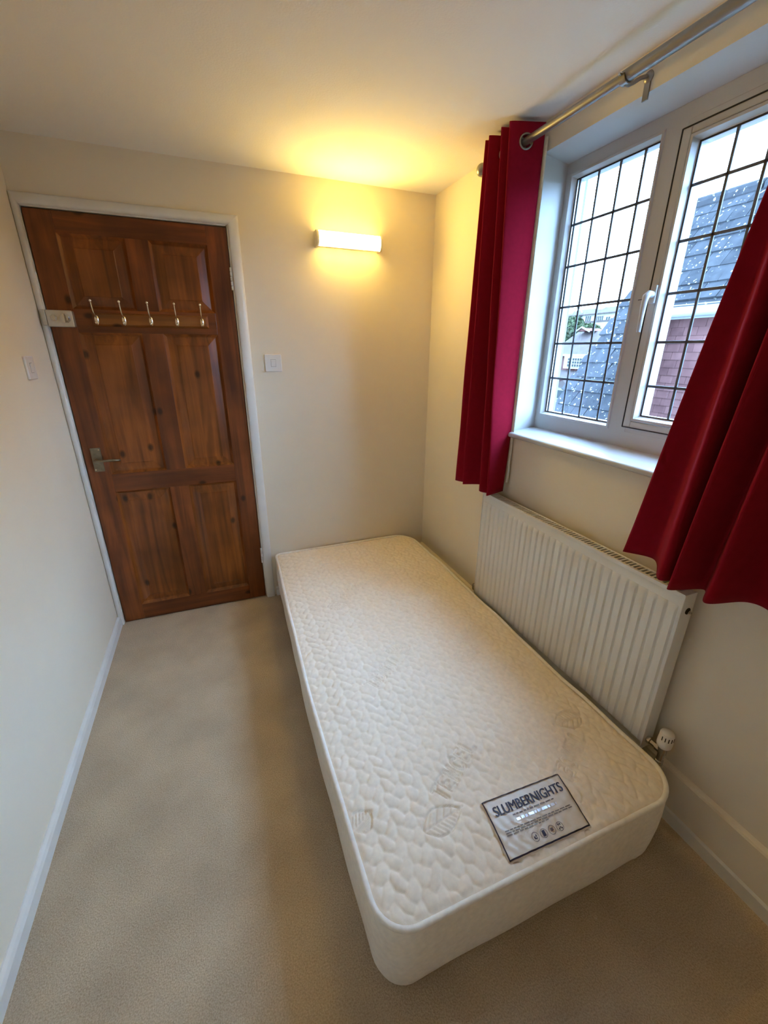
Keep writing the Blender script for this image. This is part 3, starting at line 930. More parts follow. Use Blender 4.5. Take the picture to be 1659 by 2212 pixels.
def knit(X, Y):
    """leaf shaped cable-knit lobes in columns running along the bed"""
    X = X + 0.0035 * np.sin(Y * 31 + X * 17) + 0.002 * np.sin(Y * 71 - X * 40)
    Y = Y + 0.006 * np.sin(X * 47 + Y * 13) + 0.003 * np.sin(X * 113)
    cw, sl_ = 0.0290, 0.046
    i0 = np.floor(X / cw)
    best = np.zeros_like(X)
    for di in (-1, 0, 1):
        i = i0 + di
        par = np.mod(i, 2)
        sl = np.where(par == 0, 0.42, -0.42)
        off = np.where(np.mod(i, 2) == 0, 0.0, 0.5) + 0.12 * np.sin(i * 5.1)
        j0 = np.floor(Y / sl_ - off)
        for dj in (-1, 0, 1):
            j = j0 + dj
            dx = X - (i + 0.5) * cw; dy = Y - (j + 0.5 + off) * sl_
            dx = dx - sl * dy
            t = dy / sl_                                  # pointed towards +y, round towards -y
            rx = cw * (0.66 - 0.38 * np.clip(t + 0.1, -0.3, 0.6))
            ry = sl_ * 0.66
            q = (dx / rx) ** 2 + (dy / ry) ** 2
            hj = 0.82 + 0.30 * np.mod(np.sin(i * 7.13 + j * 3.71) * 9871.3, 1.0)
            best = np.maximum(best, hj * np.sqrt(np.clip(1 - q, 0, 1)) * (1 - 0.35 * t))
    return np.clip((best - 0.18) * 1.15, 0, 1.1)


LET = {'T': [[(0, 1), (.7, 1)], [(.35, 1), (.35, 0)]], 'E': [[(.65, 1), (.05, 1), (.05, 0), (.65, 0)], [(.05, .5), (.5, .5)]],
       'N': [[(.05, 0), (.05, 1), (.65, 0), (.65, 1)]], 'C': [[(.65, .85), (.45, 1), (.2, .95), (.05, .7), (.05, .3), (.2, .05), (.45, 0), (.65, .15)]],
       'L': [[(.05, 1), (.05, 0), (.6, 0)]]}


def seg_dist(X, Y, a, b):
    ax, ay = a; bx, by = b
    dx, dy = bx - ax, by - ay
    t = np.clip(((X - ax) * dx + (Y - ay) * dy) / (dx * dx + dy * dy), 0, 1)
    return np.hypot(X - ax - t * dx, Y - ay - t * dy)


def ring_(d, w, s): return np.exp(-((d - w) / s) ** 2)


groove = np.zeros_like(GX); flat = np.zeros_like(GX)


def stamp(word, start, end, height):
    global groove, flat
    s = np.array(start); e = np.array(end); L = np.linalg.norm(e - s); d = (e - s) / L
    up = np.array([-d[1], d[0]])
    adv = L / len(word)
    A = (GX - s[0]) * d[0] + (GY - s[1]) * d[1]; B = (GX - s[0]) * up[0] + (GY - s[1]) * up[1]
    msk = (A > -0.03) & (A < L + 0.03) & (B > -0.03) & (B < height + 0.03)
    a, b = A[msk], B[msk]
    D = np.full(a.shape, 9.0)
    for k, ch in enumerate(word):
        for line in LET[ch]:
            q = [(k * adv + p[0] * adv * 0.95, p[1] * height) for p in line]
            for i in range(len(q) - 1): D = np.minimum(D, seg_dist(a, b, q[i], q[i + 1]))
    groove[msk] = np.maximum(groove[msk], ring_(D, 0.0035, 0.0026))
    fl = np.clip(1.5 - np.maximum(np.maximum(-a, a - L), np.maximum(-b, b - height)) / 0.012, 0, 1)
    fl = np.where((a > 0) & (a < L) & (b > 0) & (b < height), 1, np.clip(fl - 0.5, 0, 1))
    flat[msk] = np.maximum(flat[msk], fl * 0.9)


def leaf(tip, stem, width):
    global groove, flat
    s = np.array(tip); e = np.array(stem); L = np.linalg.norm(e - s); d = (e - s) / L
    up = np.array([-d[1], d[0]])
    A = (GX - s[0]) * d[0] + (GY - s[1]) * d[1]; B = (GX - s[0]) * up[0] + (GY - s[1]) * up[1]
    msk = (A > -0.02) & (A < L * 1.12) & (np.abs(B) < width)
    a, b = A[msk] / L, B[msk]
    w = 0.5 * width * np.sin(PI * np.clip(a, 0, 1) ** 0.85) ** 0.8
    inside = (a > 0) & (a < 1) & (np.abs(b) < w)
    g = np.where((a > -0.02) & (a < 1.02), ring_(np.abs(b), w, 0.0026), 0)
    g = np.maximum(g, np.where((a > 0) & (a < 1.1), ring_(np.abs(b), 0, 0.0022), 0))
    ph = np.mod((a - np.abs(b) / L * 0.9) * 5.0, 1.0) / 5.0 * L
    vein = np.where(inside & (b > 0), np.exp(-((ph - 0.1 * L) / 0.0024) ** 2), 0)
    ph2 = np.mod((a - np.abs(b) / L * 0.6) * 9.0, 1.0) / 9.0 * L
    vein2 = np.where(inside & (b < 0), 0.6 * np.exp(-((ph2 - 0.055 * L) / 0.0022) ** 2), 0)
    groove[msk] = np.maximum(groove[msk], np.maximum(g, np.maximum(vein * 0.8, vein2)))
    flat[msk] = np.maximum(flat[msk], inside * 0.85)


TW = 'TENCEL'
leaf((1.019, -1.767), (1.137, -1.748), 0.070); stamp(TW, (1.113, -1.717), (1.290, -1.594), 0.046)
leaf((1.690, -1.625), (1.580, -1.625), 0.066); stamp(TW, (1.603, -1.668), (1.436, -1.775), 0.046)
leaf((1.290, -1.086), (1.180, -1.080), 0.066); stamp(TW, (1.195, -1.120), (1.030, -1.225), 0.046)
leaf((1.430, -1.218), (1.540, -1.222), 0.066); stamp(TW, (1.530, -1.175), (1.690, -1.065), 0.046)
leaf((1.040, -0.668), (1.140, -0.682), 0.066); stamp(TW, (1.130, -0.645), (1.290, -0.535), 0.046)
leaf((1.690, -0.600), (1.590, -0.590), 0.066); stamp(TW, (1.600, -0.630), (1.440, -0.735), 0.046)
leaf((0.850, -1.690), (0.905, -1.665), 0.060)


def crown(X, Y):
    e = zedge(Y)
    d = np.minimum(np.minimum(X - xl(Y), xr(Y) - X), np.minimum(Y - MYN, MYF - Y))
    return e + 0.012 * sm(d / 0.16) + 0.014 * sm((Y + 0.6) / 0.6) * sm(d / 0.1) + 0.003 * np.sin(X * 9 + 1) * np.sin(Y * 7)


def edge_fade(X, Y):
    a, b = row_range(Y)
    d = np.minimum(np.minimum(X - a, b - X), np.minimum(Y - MYN, MYF - Y))
    return sm(d / 0.022)


fade = edge_fade(GX, GY)
GZ = crown(GX, GY) + fade * (0.0070 * (knit(GX, GY) * (1 - flat) + flat * 0.62) - 0.0062 * groove) - (1 - fade) * 0.002
verts = np.stack([GX, GY, GZ], -1).reshape(-1, 3)
# outline of the top edge, counter-clockwise
left = np.stack([a_, yy], 1); right = np.stack([b_, yy], 1)
fs = []
idx = np.arange(NU * NV).reshape(NV, NU)
quads = np.stack([idx[:-1, :-1], idx[:-1, 1:], idx[1:, 1:], idx[1:, :-1]], -1).reshape(-1, 4)
me = bpy.data.meshes.new('quilted_top')
me.from_pydata(verts.tolist(), [], quads.tolist()); me.update()
me.materials.append(M['quilt'])
me.polygons.foreach_set('use_smooth', [True] * len(me.polygons))
top = bpy.data.objects.new('quilted_top', me); COL.objects.link(top); attach(top, mat_root)
top['label'] = 'cable-knit quilted cream top panel with stitched leaves'


def outline(n=360):
    """closed outline of the mattress at its top seam"""
    ys = np.concatenate([MYN + (MYF - MYN) * np.linspace(0, 1, 160)])
    ys = np.unique(np.concatenate([ys, MYN + 0.11 * np.linspace(0, 1, 24) ** 2, MYF - 0.12 * np.linspace(0, 1, 24) ** 2]))
    a, b = row_range(ys)
    pts = [(x, y) for x, y in zip(b, ys)] + [(x, MYF) for x in np.linspace(b[-1], a[-1], 30)[1:-1]] + \
          [(x, y) for x, y in zip(a[::-1], ys[::-1])] + [(x, MYN) for x in np.linspace(a[0], b[0], 50)[1:-1]]
    P = np.array(pts)
    d = np.concatenate([[0], np.cumsum(np.hypot(*np.diff(np.vstack([P, P[:1]]), axis=0).T))])
    q = np.linspace(0, d[-1], n, endpoint=False)
    PP = np.vstack([P, P[:1]])
    return np.stack([np.interp(q, d, PP[:, 0]), np.interp(q, d, PP[:, 1])], 1)


OL = outline()
tg = np.roll(OL, -1, 0) - np.roll(OL, 1, 0); tg /= np.linalg.norm(tg, axis=1)[:, None]
NRM = np.stack([tg[:, 1], -tg[:, 0]], 1)
ze = zedge(OL[:, 1])
ss = np.arange(len(OL))
wav = 0.0022 * np.sin(ss * 0.31) + 0.0018 * np.sin(ss * 0.127 + 2)
pts = []
prof = [(1.0, 0.000), (0.965, 0.002), (0.93, 0.0025), (0.85, 0.004), (0.7, 0.006), (0.5, 0.006), (0.3, 0.003), (0.14, -0.001), (0.05, -0.008), (0.0, -0.024)]
lim = np.array([1.0] * len(OL))
wall_side = OL[:, 1] > MYF - 0.05
for hgt, off in prof:
    o_ = off + wav * (0.4 + hgt) * (1 if hgt not in (1.0, 0.0) else 0.2)
    o_ = np.where(wall_side, np.minimum(o_, 0.004), o_)
    # keep the flattened side clear of the radiator
    q = OL + NRM * o_[:, None]
    z = ze * hgt
    pts += [(q[i, 0], q[i, 1], z[i]) for i in range(len(OL))]
bmb = MB().grid(pts, len(OL), len(prof), True)
k0 = (len(prof) - 1) * len(OL)
bmb.f.append(tuple(range(k0, k0 + len(OL))))
bmb.build('side_border', M['border'], mat_root, smooth=True)
pip = [(OL[i, 0] + NRM[i, 0] * 0.001, OL[i, 1] + NRM[i, 1] * 0.001, ze[i] + 0.001) for i in range(len(OL))]
MB().tube(pip, 0.0072, 10, closed=True).build('piping', M['piping'], mat_root, smooth=True)

# sewn brand label
LQ = [np.array(p[:2]) for p in (px(1036, 1737, 2, .280), px(1204, 1673, 2, .280), px(1280, 1780, 2, .280), px(1101, 1864, 2, .280))]
LTL, LTR, LBR, LBL = LQ


def lab(u, v, lift=0.0):
    """label coordinates: u 0..1 left to right, v 0..1 top to bottom"""
    q = LTL * (1 - u) * (1 - v) + LTR * u * (1 - v) + LBR * u * v + LBL * (1 - u) * v
    x, y = q
    z = float(crown(np.array(x), np.array(y))) + 0.0085
    z += 0.0008 * math.sin(x * 190 + 0.8 * math.sin(y * 160)) * math.cos(y * 150 + x * 60) 
    z -= 0.0022 * max(0.0, (abs(u - .5) - .47) / .03) + 0.0022 * max(0.0, (abs(v - .5) - .46) / .04)
    return (x, y, z + lift)


NLu, NLv = 61, 37
lm = MB().grid([lab(i / (NLu - 1), j / (NLv - 1)) for j in range(NLv) for i in range(NLu)], NLu, NLv)
lab_o = lm.build('brand_label', M['label'], mat_root, smooth=True, fix=False)
lab_o['label'] = 'satin label with navy border reading SLUMBERNIGHTS'


def strip(mb, u0, u1, v0, v1, n=24, m_=2, lift=0.0020):
    pts = [lab(u0 + (u1 - u0) * i / (n - 1), v0 + (v1 - v0) * j / (m_ - 1), lift) for j in range(m_) for i in range(n)]
    return mb.grid(pts, n, m_)


bd = MB()
strip(bd, 0.012, 0.988, 0.018, 0.040, 60); strip(bd, 0.012, 0.988, 0.960, 0.982, 60)
strip(bd, 0.012, 0.024, 0.018, 0.982, 2, 40); strip(bd, 0.976, 0.988, 0.018, 0.982, 2, 40)
bd.build('border_line', M['ink'], lab_o, fix=False)


def text_mesh(txt, u0, u1, v_base, v_top, mat, name, bold=0.0):
    cu = bpy.data.curves.new('txt', 'FONT'); cu.body = txt; cu.size = 1.0; cu.resolution_u = 4
    to = bpy.data.objects.new('txt', cu); COL.objects.link(to)
    dg = bpy.context.evaluated_depsgraph_get(); dg.update()
    tm = bpy.data.meshes.new_from_object(to.evaluated_get(dg))
    bpy.data.objects.remove(to); bpy.data.curves.remove(cu)
    bm = bmesh.new(); bm.from_mesh(tm)
    bmesh.ops.triangulate(bm, faces=bm.faces)
    X = [v.co.x for v in bm.verts]; Y = [v.co.y for v in bm.verts]
    mx0, mx1, my0, my1 = min(X), max(X), min(Y), max(Y)
    src = list(bm.verts)
    dup = bmesh.ops.duplicate(bm, geom=bm.verts[:] + bm.edges[:] + bm.faces[:])
    for g in dup['geom']:
        if isinstance(g, bmesh.types.BMVert): g.co.x += bold * (mx1 - mx0)
    for v in bm.verts:
        a = (v.co.x - mx0) / (mx1 - mx0); b = (v.co.y - my0) / (my1 - my0)
        v.co = Vector(lab(u0 + (u1 - u0) * a, v_base + (v_top - v_base) * b, 0.0017))
    bm.to_mesh(tm); bm.free()
    tm.materials.clear(); tm.materials.append(mat)
    o = bpy.data.objects.new(name, tm); COL.objects.link(o); attach(o, lab_o)
    return o


text_mesh('SLUMBERNIGHTS', 0.085, 0.930, 0.335, 0.165, M['ink'], 'brand_lettering', 0.0085)


def words(mb, u0, u1, v, hgt, rng):
    u = u0
    while u < u1 - 0.01:
        w = rng.uniform(0.02, 0.07); w = min(w, u1 - u)
        strip(mb, u, u + w, v - hgt / 2, v + hgt / 2, 4, 2, 0.0015)
        u += w + 0.012


rr2 = random.Random(4)
pm = MB()
words(pm, 0.26, 0.78, 0.395, 0.022, rr2)
for v_, a, b in ((0.585, 0.10, 0.905), (0.620, 0.10, 0.915), (0.655, 0.10, 0.60)):
    words(pm, a, b, v_, 0.017, rr2)
pmo = pm.build('fine_print', M['ink_soft'], lab_o, fix=False); pmo['kind'] = 'stuff'
fm = MB(); words(fm, 0.28, 0.78, 0.478, 0.045, random.Random(9)); fm.build('foil_print', M['foil'], lab_o, fix=False)


def ring2(mb, cu_, cv_, ru, rv, w):
    pts = []
    for k in range(25):
        th = 2 * PI * k / 24
        pts.append(lab(cu_ + ru * math.cos(th), cv_ + rv * math.sin(th), .0016))
    for k in range(25):
        th = 2 * PI * k / 24
        pts.append(lab(cu_ + (ru - w) * math.cos(th), cv_ + (rv - w * 1.75) * math.sin(th), .0016))
    mb.grid(pts, 25, 2)


for k, cu_ in enumerate((0.375, 0.475, 0.575, 0.672)):
    ic = MB(); cv_ = 0.815
    ring2(ic, cu_, cv_, 0.040, 0.072, 0.004)
    if k == 0:
        strip(ic, cu_ - .018, cu_ - .006, cv_ - .01, cv_ + .03, 3, 3, .0016); strip(ic, cu_ - .01, cu_ + .016, cv_ + .018, cv_ + .032, 3, 3, .0016); strip(ic, cu_ + .004, cu_ + .016, cv_ - .03, cv_ + .005, 3, 3, .0016)
    if k == 1:
        strip(ic, cu_ - .016, cu_ + .016, cv_ - .046, cv_ + .046, 5, 5, .0016)
    if k == 2:
        for q in (-.026, -.010, .006): strip(ic, cu_ - .018, cu_ + .018, cv_ + q, cv_ + q + .009, 4, 2, .0016)
        strip(ic, cu_ - .003, cu_ + .003, cv_ - .03, cv_ + .02, 3, 4, .0016)
    if k == 3:
        for s_ in (-1, 1):
            strip(ic, cu_ + s_ * .010 - .006, cu_ + s_ * .010 + .006, cv_ - .045, cv_ - .018, 3, 3, .0016)
            strip(ic, cu_ + s_ * .014 - .006, cu_ + s_ * .014 + .006, cv_ + .020, cv_ + .045, 3, 3, .0016)
        strip(ic, cu_ - .008, cu_ + .008, cv_ + .008, cv_ + .022, 3, 3, .0016)
    ic.build('icon', M['ink'], lab_o, fix=False)

# ------------------------------------------------------------------ outside
# neighbouring house: steep tiled roof, gutter and a tile-hung wall
nb = empty('tiled_house', (7.0, 0, -2.8))
tag(nb, 'neighbouring house with steep grey lichened roof and tile-hung wall', 'house')
AL = math.radians(54.0); TA = math.tan(AL)
GXE, GZE = 6.0, 1.95            # eaves line of the upper roof
RIDGE_Z = 3.30; LOW_Z = -0.6; YV = 2.41; YEND = -4.0


def rp(y, z, off=0.0):
    """point on roof plane, off = height above it"""
    x = GXE + (z - GZE) / TA
    return (x - off * math.sin(AL), y, z + off * math.cos(AL))


rb = MB()
def slab(y0, y1, z0, z1, t=0.05):
    rb.hexa([rp(y0, z0, -t), rp(y1, z0, -t), rp(y1, z1, -t), rp(y0, z1, -t), rp(y0, z0), rp(y1, z0), rp(y1, z1), rp(y0, z1)])
slab(YEND, YV, GZE, RIDGE_Z); rb.hexa([rp(0.95, LOW_Z, -.05), rp(YV, LOW_Z, -.05), rp(YV, GZE, -.05), rp(1.78, GZE, -.05), rp(0.95, LOW_Z), rp(YV, LOW_Z), rp(YV, GZE), rp(1.78, GZE)])
# far slope
xr_ = GXE + (RIDGE_Z - GZE) / TA
rb.hexa([(xr_, YEND, RIDGE_Z - .06), (xr_ + 2.4, YEND, 0.3), (xr_ + 2.4, YV, 0.3), (xr_, YV, RIDGE_Z - .06),
         (xr_, YEND, RIDGE_Z), (xr_ + 2.45, YEND, 0.36), (xr_ + 2.45, YV, 0.36), (xr_, YV, RIDGE_Z)])
roof = rb.build('roof', M['roof_tile'], nb)
GA, TWD = 0.222, 0.215          # gauge, width
ta = MB()
ta.hexa([(-TWD / 2 + .002, 0, 0), (TWD / 2 - .002, 0, 0), (TWD / 2 - .002, GA + .05, 0), (-TWD / 2 + .002, GA + .05, 0),
         (-TWD / 2 + .002, 0, .026), (TWD / 2 - .002, 0, .026), (TWD / 2 - .002, GA + .05, .006), (-TWD / 2 + .002, GA + .05, .006)])
tile_me = ta.mesh('tile', M['roof_tile'])
# local x -> along -y world, local y -> up slope, local z -> normal
Rt = Matrix(((0, math.cos(AL), -math.sin(AL)), (-1, 0, 0), (0, math.sin(AL), math.cos(AL))))
rest = MB()
ncourse = int((RIDGE_Z - LOW_Z) / (GA * math.sin(AL))) + 1
count = 0
for c in range(ncourse):
    z = RIDGE_Z - 0.02 - (c + 1) * GA * math.sin(AL)
    if z < LOW_Z: break
    sh = (c % 2) * TWD / 2
    y = YV + 0.02 - TWD / 2 - sh
    while y > YEND + 0.1:
        ymin = YEND if z > GZE - 0.06 else 1.36 + max(0.0, z - 0.65) * 0.36
        if y > ymin:
            p = Vector(rp(y, z, 0.004 + rnd.uniform(0, .008)))
            near = (y > 0.75 and z > 0.15)
            R2 = Rt @ Matrix.Rotation(rnd.uniform(-.02, .02), 3, 'Z') @ Matrix.Rotation(rnd.uniform(-.012, .02), 3, 'X')
            if near and count < 290:
                o = inst(tile_me, 'tile', roof, p); o.rotation_euler = R2.to_euler(); count += 1
            else:
                rest.add([p + R2 @ v.co for v in tile_me.vertices], [tuple(q.vertices) for q in tile_me.polygons])
        y -= TWD
ro = rest.build('tile_field', M['roof_tile'], roof, fix=False); ro['kind'] = 'stuff'
rg_ = MB()
y = YV
while y > YEND:
    rg_.lathe([(.09, 0), (.10, .01), (.10, .42), (.09, .43)], (xr_ + .01, y - .45, RIDGE_Z - .03), (0, 1, 0), 12); y -= .45
rg_.build('ridge_tiles', M['roof_tile'], nb)
# gutter, fascia, wall
WX = 6.2
gt = []
for k in range(11):
    th = PI + PI * k / 10
    gt.append((GXE - .03 + .055 * math.cos(th), GZE - .03 + .075 * math.sin(th)))
gt += [(GXE + .025, GZE + .005), (GXE - .085, GZE + .005)]
MB().prism(gt, 1, YEND, 1.66).build('gutter', M['gutter'], nb, auto=50)
MB().box(GXE + .02, GXE + .045, YEND, 1.66, GZE - .12, GZE + .04).build('fascia', M['gutter'], nb)
MB().box(GXE + .045, WX, YEND, 1.8, GZE - .10, GZE - .08).build('soffit', M['gutter'], nb)
wl = MB().box(WX, WX + 2.6, YEND, YV - .1, -2.8, GZE).build('wall', M['wall_tile'], nb)
WG, WW = 0.095, 0.170
wt = MB()
wt.hexa([(0, -WW / 2 + .0015, 0), (0, WW / 2 - .0015, 0), (-.016, WW / 2 - .0015, 0), (-.016, -WW / 2 + .0015, 0),
         (0, -WW / 2 + .0015, WG + .02), (0, WW / 2 - .0015, WG + .02), (-.003, WW / 2 - .0015, WG + .02), (-.003, -WW / 2 + .0015, WG + .02)])
wt_me = wt.mesh('hanging_tile', M['wall_tile'])
rest = MB(); count = 0
z = GZE - .11 - WG; c = 0
while z > -1.2:
    y = 2.2 - (c % 2) * WW / 2
    while y > YEND + .1:
        p = Vector((WX - .004 - rnd.uniform(0, .004), y, z))
        if 0.75 < y < 1.95 and z > 0.2 and count < 290:
            o = inst(wt_me, 'hanging_tile', wl, p, (rnd.uniform(-.012, .012), 0, 0)); count += 1
        else:
            rest.add([p + v.co for v in wt_me.vertices], [tuple(q.vertices) for q in wt_me.polygons])
        y -= WW
    z -= WG; c += 1
wo = rest.build('hanging_tile_field', M['wall_tile'], wl, fix=False); wo['kind'] = 'stuff'

# ground falling away to a valley, hillside beyond
gd = MB()
gp_ = []
for i in range(41):
    for j in range(41):
        x = 2.6 + 200 * (i / 40) ** 1.5; y = -120 + 300 * j / 40
        z = -2.9 - 1.2 * sm((x - 8) / 25) + 13.5 * sm((x - 62) / 60)
        gp_.append((x, y, float(z)))
gd.grid(gp_, 41, 41)
struct(gd.build('ground', M['ground'], smooth=True, fix=False), 'grassy ground and hillside outside the window', 'ground')

D_ = lambda u, v: (1170 + u * .13566, 620 + v * .13566)


def P2(u, v, x): return px(*D_(u, v), 0, x)


# mid-distance brick house with white bay window
XB2 = 43.0
hb2 = empty('brick_house', (XB2 + 3, 38, -4.0))
tag(hb2, 'brick house with white bay window and small gable, seen past the roof', 'house')
ev = P2(560, 1085, XB2)[2]; yl = P2(350, 1085, XB2)[1] + 2.2; yr_ = P2(740, 1085, XB2)[1] - 7
rg2 = P2(800, 705, XB2 + 4.0)[2]
MB().box(XB2, XB2 + 8, yr_, yl, -4.2, ev).build('wall', M['house_brick'], hb2)
MB().hexa([(XB2 - .4, yr_, ev - .1), (XB2 + 4, yr_, rg2 - .15), (XB2 + 4, yl, rg2 - .15), (XB2 - .4, yl, ev - .1),
           (XB2 - .4, yr_, ev + .1), (XB2 + 4, yr_, rg2), (XB2 + 4, yl, rg2), (XB2 - .4, yl, ev + .1)]).build('roof', M['far_roof'], hb2)
MB().hexa([(XB2 + 4, yr_, rg2 - .15), (XB2 + 8.4, yr_, ev - .1), (XB2 + 8.4, yl, ev - .1), (XB2 + 4, yl, rg2 - .15),
           (XB2 + 4, yr_, rg2), (XB2 + 8.4, yr_, ev + .1), (XB2 + 8.4, yl, ev + .1), (XB2 + 4, yl, rg2)]).build('roof', M['far_roof'], hb2)
MB().box(XB2 - .5, XB2 - .38, yr_, yl, ev - .12, ev + .12).build('fascia', M['house_white'], hb2)
# little gable on the ridge, white bargeboards
ap = P2(640, 640, XB2 + 2.5); gl_ = P2(545, 700, XB2 + 2.5); gr_ = P2(745, 705, XB2 + 2.5)
zb = (gl_[2] + gr_[2]) / 2
MB().add([(XB2 + 2.6, gl_[1], zb), (XB2 + 2.6, gr_[1], zb), (XB2 + 2.6, ap[1], ap[2] - .08), (XB2 + 5.5, gl_[1], zb), (XB2 + 5.5, gr_[1], zb), (XB2 + 5.5, ap[1], ap[2] - .08)],
         [(0, 1, 2), (5, 4, 3), (0, 2, 5, 3), (1, 4, 5, 2), (0, 3, 4, 1)]).build('gable', M['house_brick'], hb2)
for q in (gl_, gr_):
    MB().tube([(XB2 + 2.5, q[1] + (q[1] - ap[1]) * .15, zb - .08), (XB2 + 2.5, ap[1], ap[2])], .11, 6).build('bargeboard', M['house_white'], hb2)
# bay window
by0, by1 = P2(415, 1110, XB2)[1], P2(740, 1110, XB2)[1] - .6
bz0 = P2(600, 1305, XB2)[2]
MB().box(XB2 - .5, XB2 + .1, by1, by0, bz0, ev - .1).build('bay', M['house_white'], hb2)
w0, w1 = P2(500, 1128, XB2 - .5), P2(630, 1278, XB2 - .5)


def far_window(parent, x, ya, yb, za, zb_, nx, nz, frame='house_white'):
    f = MB().box(x - .05, x + .05, ya, yb, za, zb_).build('window', M[frame], parent)
    dy, dz = (yb - ya) / nx, (zb_ - za) / nz
    for i in range(nx):
        for j in range(nz):
            MB().box(x - .07, x, ya + dy * (i + .14), ya + dy * (i + .86), za + dz * (j + .12), za + dz * (j + .88)).build('pane', M['far_glass'], f)


far_window(hb2, XB2 - .52, w1[1], w0[1], w1[2], w0[2], 4, 3)
w2 = P2(440, 1128, XB2 - .5); far_window(hb2, XB2 - .52, w2[1] - .25, w2[1] + .15, w1[2], w0[2], 1, 3)
# lean-to roof under the bay
lz0, lz1 = P2(440, 1465, XB2 - 1.6)[2], P2(420, 1325, XB2)[2]
MB().hexa([(XB2 - 1.8, yr_, lz0 - .1), (XB2, yr_, lz1 - .1), (XB2, by0 + 1.2, lz1 - .1), (XB2 - 1.8, by0 + 1.2, lz0 - .1),
           (XB2 - 1.8, yr_, lz0), (XB2, yr_, lz1), (XB2, by0 + 1.2, lz1), (XB2 - 1.8, by0 + 1.2, lz0)]).build('lean_to_roof', M['far_roof'], hb2)
pg = P2(330, 1485, XB2 - 2.5); pb = P2(300, 1600, XB2 - 2.5)
MB().box(XB2 - 2.2, XB2, pb[1] - 1.6, pb[1] + 1.8, -4.2, pb[2]).build('porch', M['house_white'], hb2)
MB().add([(XB2 - 2.4, pb[1] - 1.3, pb[2]), (XB2 - 2.4, pb[1] + 2.3, pb[2]), (XB2 - 2.4, pg[1], pg[2]), (XB2, pb[1] - 1.3, pb[2]), (XB2, pb[1] + 2.3, pb[2]), (XB2, pg[1], pg[2])],
         [(0, 1, 2), (5, 4, 3), (0, 2, 5, 3), (1, 4, 5, 2), (0, 3, 4, 1)]).build('porch_roof', M['far_roof'], hb2)
MB().box(XB2 - 2.28, XB2 - 2.2, pb[1] - .9, pb[1] + .9, pb[2] - 1.3, pb[2] - .35).build('porch_window', M['far_glass'], hb2)

# far white house on the hill
XH = 108.0
hw = empty('white_house', (XH + 4, 95, 8))
tag(hw, 'white rendered house with chimney on the far hillside', 'house')
e0, e1 = P2(430, 432, XH), P2(1260, 440, XH)
n0, n1 = P2(430, 575, XH), P2(1260, 600, XH)
zE, zB = (e0[2] + P2(1140, 440, XH)[2]) / 2, n1[2] - 1.0
MB().box(XH, XH + 9, e1[1] - 3, e0[1] + 1, zB - 4, zE).build('wall', M['house_white'], hw)
zR = P2(800, 345, XH + 4.5)[2]
for a, b in ((XH - .6, XH + 4.5), (XH + 9.6, XH + 4.5)):
    MB().hexa([(a, e1[1] - 3, zE - .15), (b, e1[1] - 3, zR - .2), (b, e0[1] + 1, zR - .2), (a, e0[1] + 1, zE - .15),
               (a, e1[1] - 3, zE + .1), (b, e1[1] - 3, zR), (b, e0[1] + 1, zR), (a, e0[1] + 1, zE + .1)]).build('roof', M['far_roof'], hw)
c0, c1 = P2(915, 312, XH + 3), P2(975, 395, XH + 3)
MB().box(XH + 2.6, XH + 3.8, c1[1], c0[1], c1[2] - .6, c0[2]).build('chimney', M['house_white'], hw)
for (ua, va, ub, vb_, nx, nz) in ((705, 455, 780, 555, 3, 1), (875, 455, 975, 555, 4, 1), (1030, 465, 1085, 555, 2, 1), (495, 460, 548, 522, 2, 2), (607, 452, 650, 525, 1, 2)):
    a, b = P2(ua, va, XH), P2(ub, vb_, XH)
    far_window(hw, XH - .02, b[1], a[1], b[2], a[2], nx, nz)
t0, t1 = P2(620, 575, XH - 3), P2(1100, 600, XH - 3)
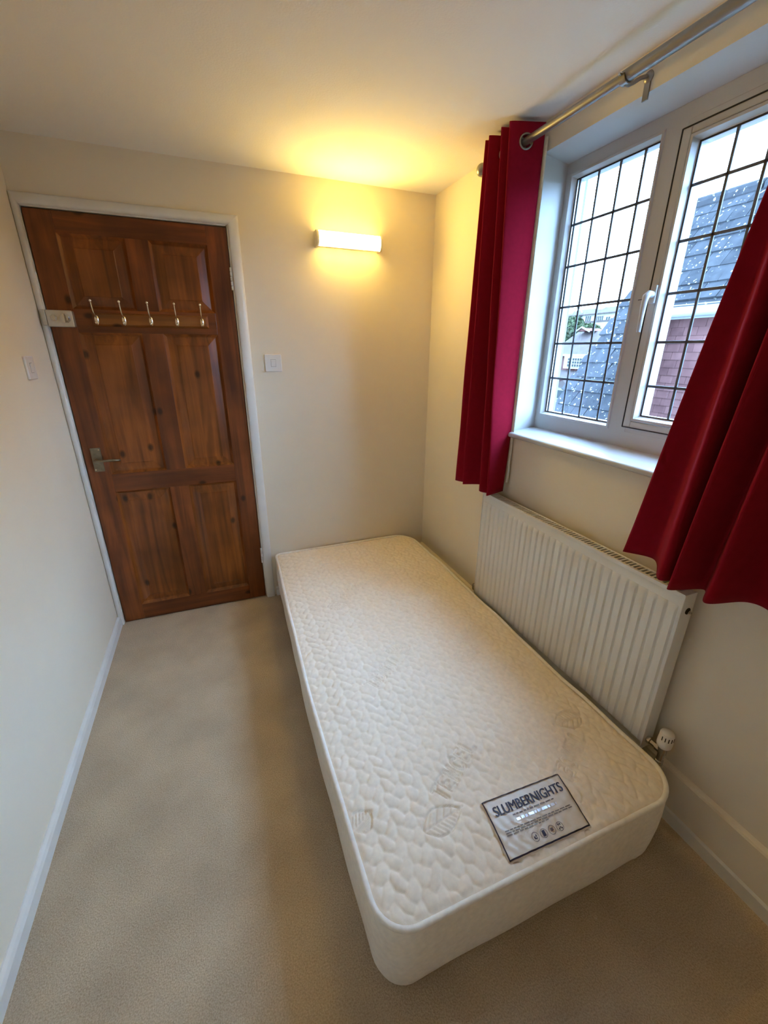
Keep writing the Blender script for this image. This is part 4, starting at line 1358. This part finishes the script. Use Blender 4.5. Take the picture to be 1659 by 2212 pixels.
MB().box(XH - 3.2, XH, t1[1] - 3, t0[1], t0[2] - 4, t0[2]).build('terrace_wall', M['house_white'], hw)
MB().box(XH - 3.3, XH - 3.1, t1[1] - 3, t0[1], t0[2] - .1, t0[2] + .35).build('terrace_railing', M['far_roof'], hw)
g0 = P2(640, 335, XH + 1)
for dy in (0, 6.5):
    MB().tube([(XH - .4, g0[1] - 2 + dy, g0[2] - 1.6), (XH - .4, g0[1] + dy, g0[2] + .6), (XH - .4, g0[1] + 2 + dy, g0[2] - 1.6)], .2, 6).build('gable_board', M['house_white'], hw)


def tree(name, label, base, h_, r_, seed):
    rg = random.Random(seed)
    t = empty(name, base); tag(t, label, 'tree')
    b = Vector(base)
    MB().tube([b, b + Vector((.05 * h_, 0, h_ * .3)), b + Vector((0, 0, h_ * .75))], [r_ * .09, r_ * .07, r_ * .03], 8).build('trunk', M['bark'], t, smooth=True)
    mb = MB()
    for k in range(900):
        th, cz = rg.uniform(0, 2 * PI), rg.uniform(-1, 1); rr = r_ * rg.uniform(.55, 1.0) ** .5
        s_ = math.sqrt(1 - cz * cz)
        p = b + Vector((rr * s_ * math.cos(th), rr * s_ * math.sin(th), h_ * .62 + .75 * rr * cz * h_ / (2 * r_)))
        n = Vector((rg.gauss(0, 1), rg.gauss(0, 1), rg.gauss(0, 1))).normalized()
        a = n.orthogonal().normalized(); c = n.cross(a); q = r_ * rg.uniform(.08, .16)
        mb.add([p - a * q, p + c * q * .6, p + a * q, p - c * q * .6], [(0, 1, 2, 3)])
    mb.build('crown', M['foliage'], t, fix=False)


q = P2(490, 560, 88); tree('garden_tree', 'dark bushy tree below the white house on the hillside', (q[0], q[1], q[2] - 5.0), 6.5, 3.2, 1)
q = P2(430, 640, 75); tree('garden_tree', 'round green tree behind the small gable of the brick house', (q[0], q[1], q[2] - 5.0), 6.5, 3.6, 2)
q = P2(720, 630, 85); tree('garden_tree', 'low green tree under the far white terrace', (q[0], q[1], q[2] - 4.5), 5.2, 3.4, 3)
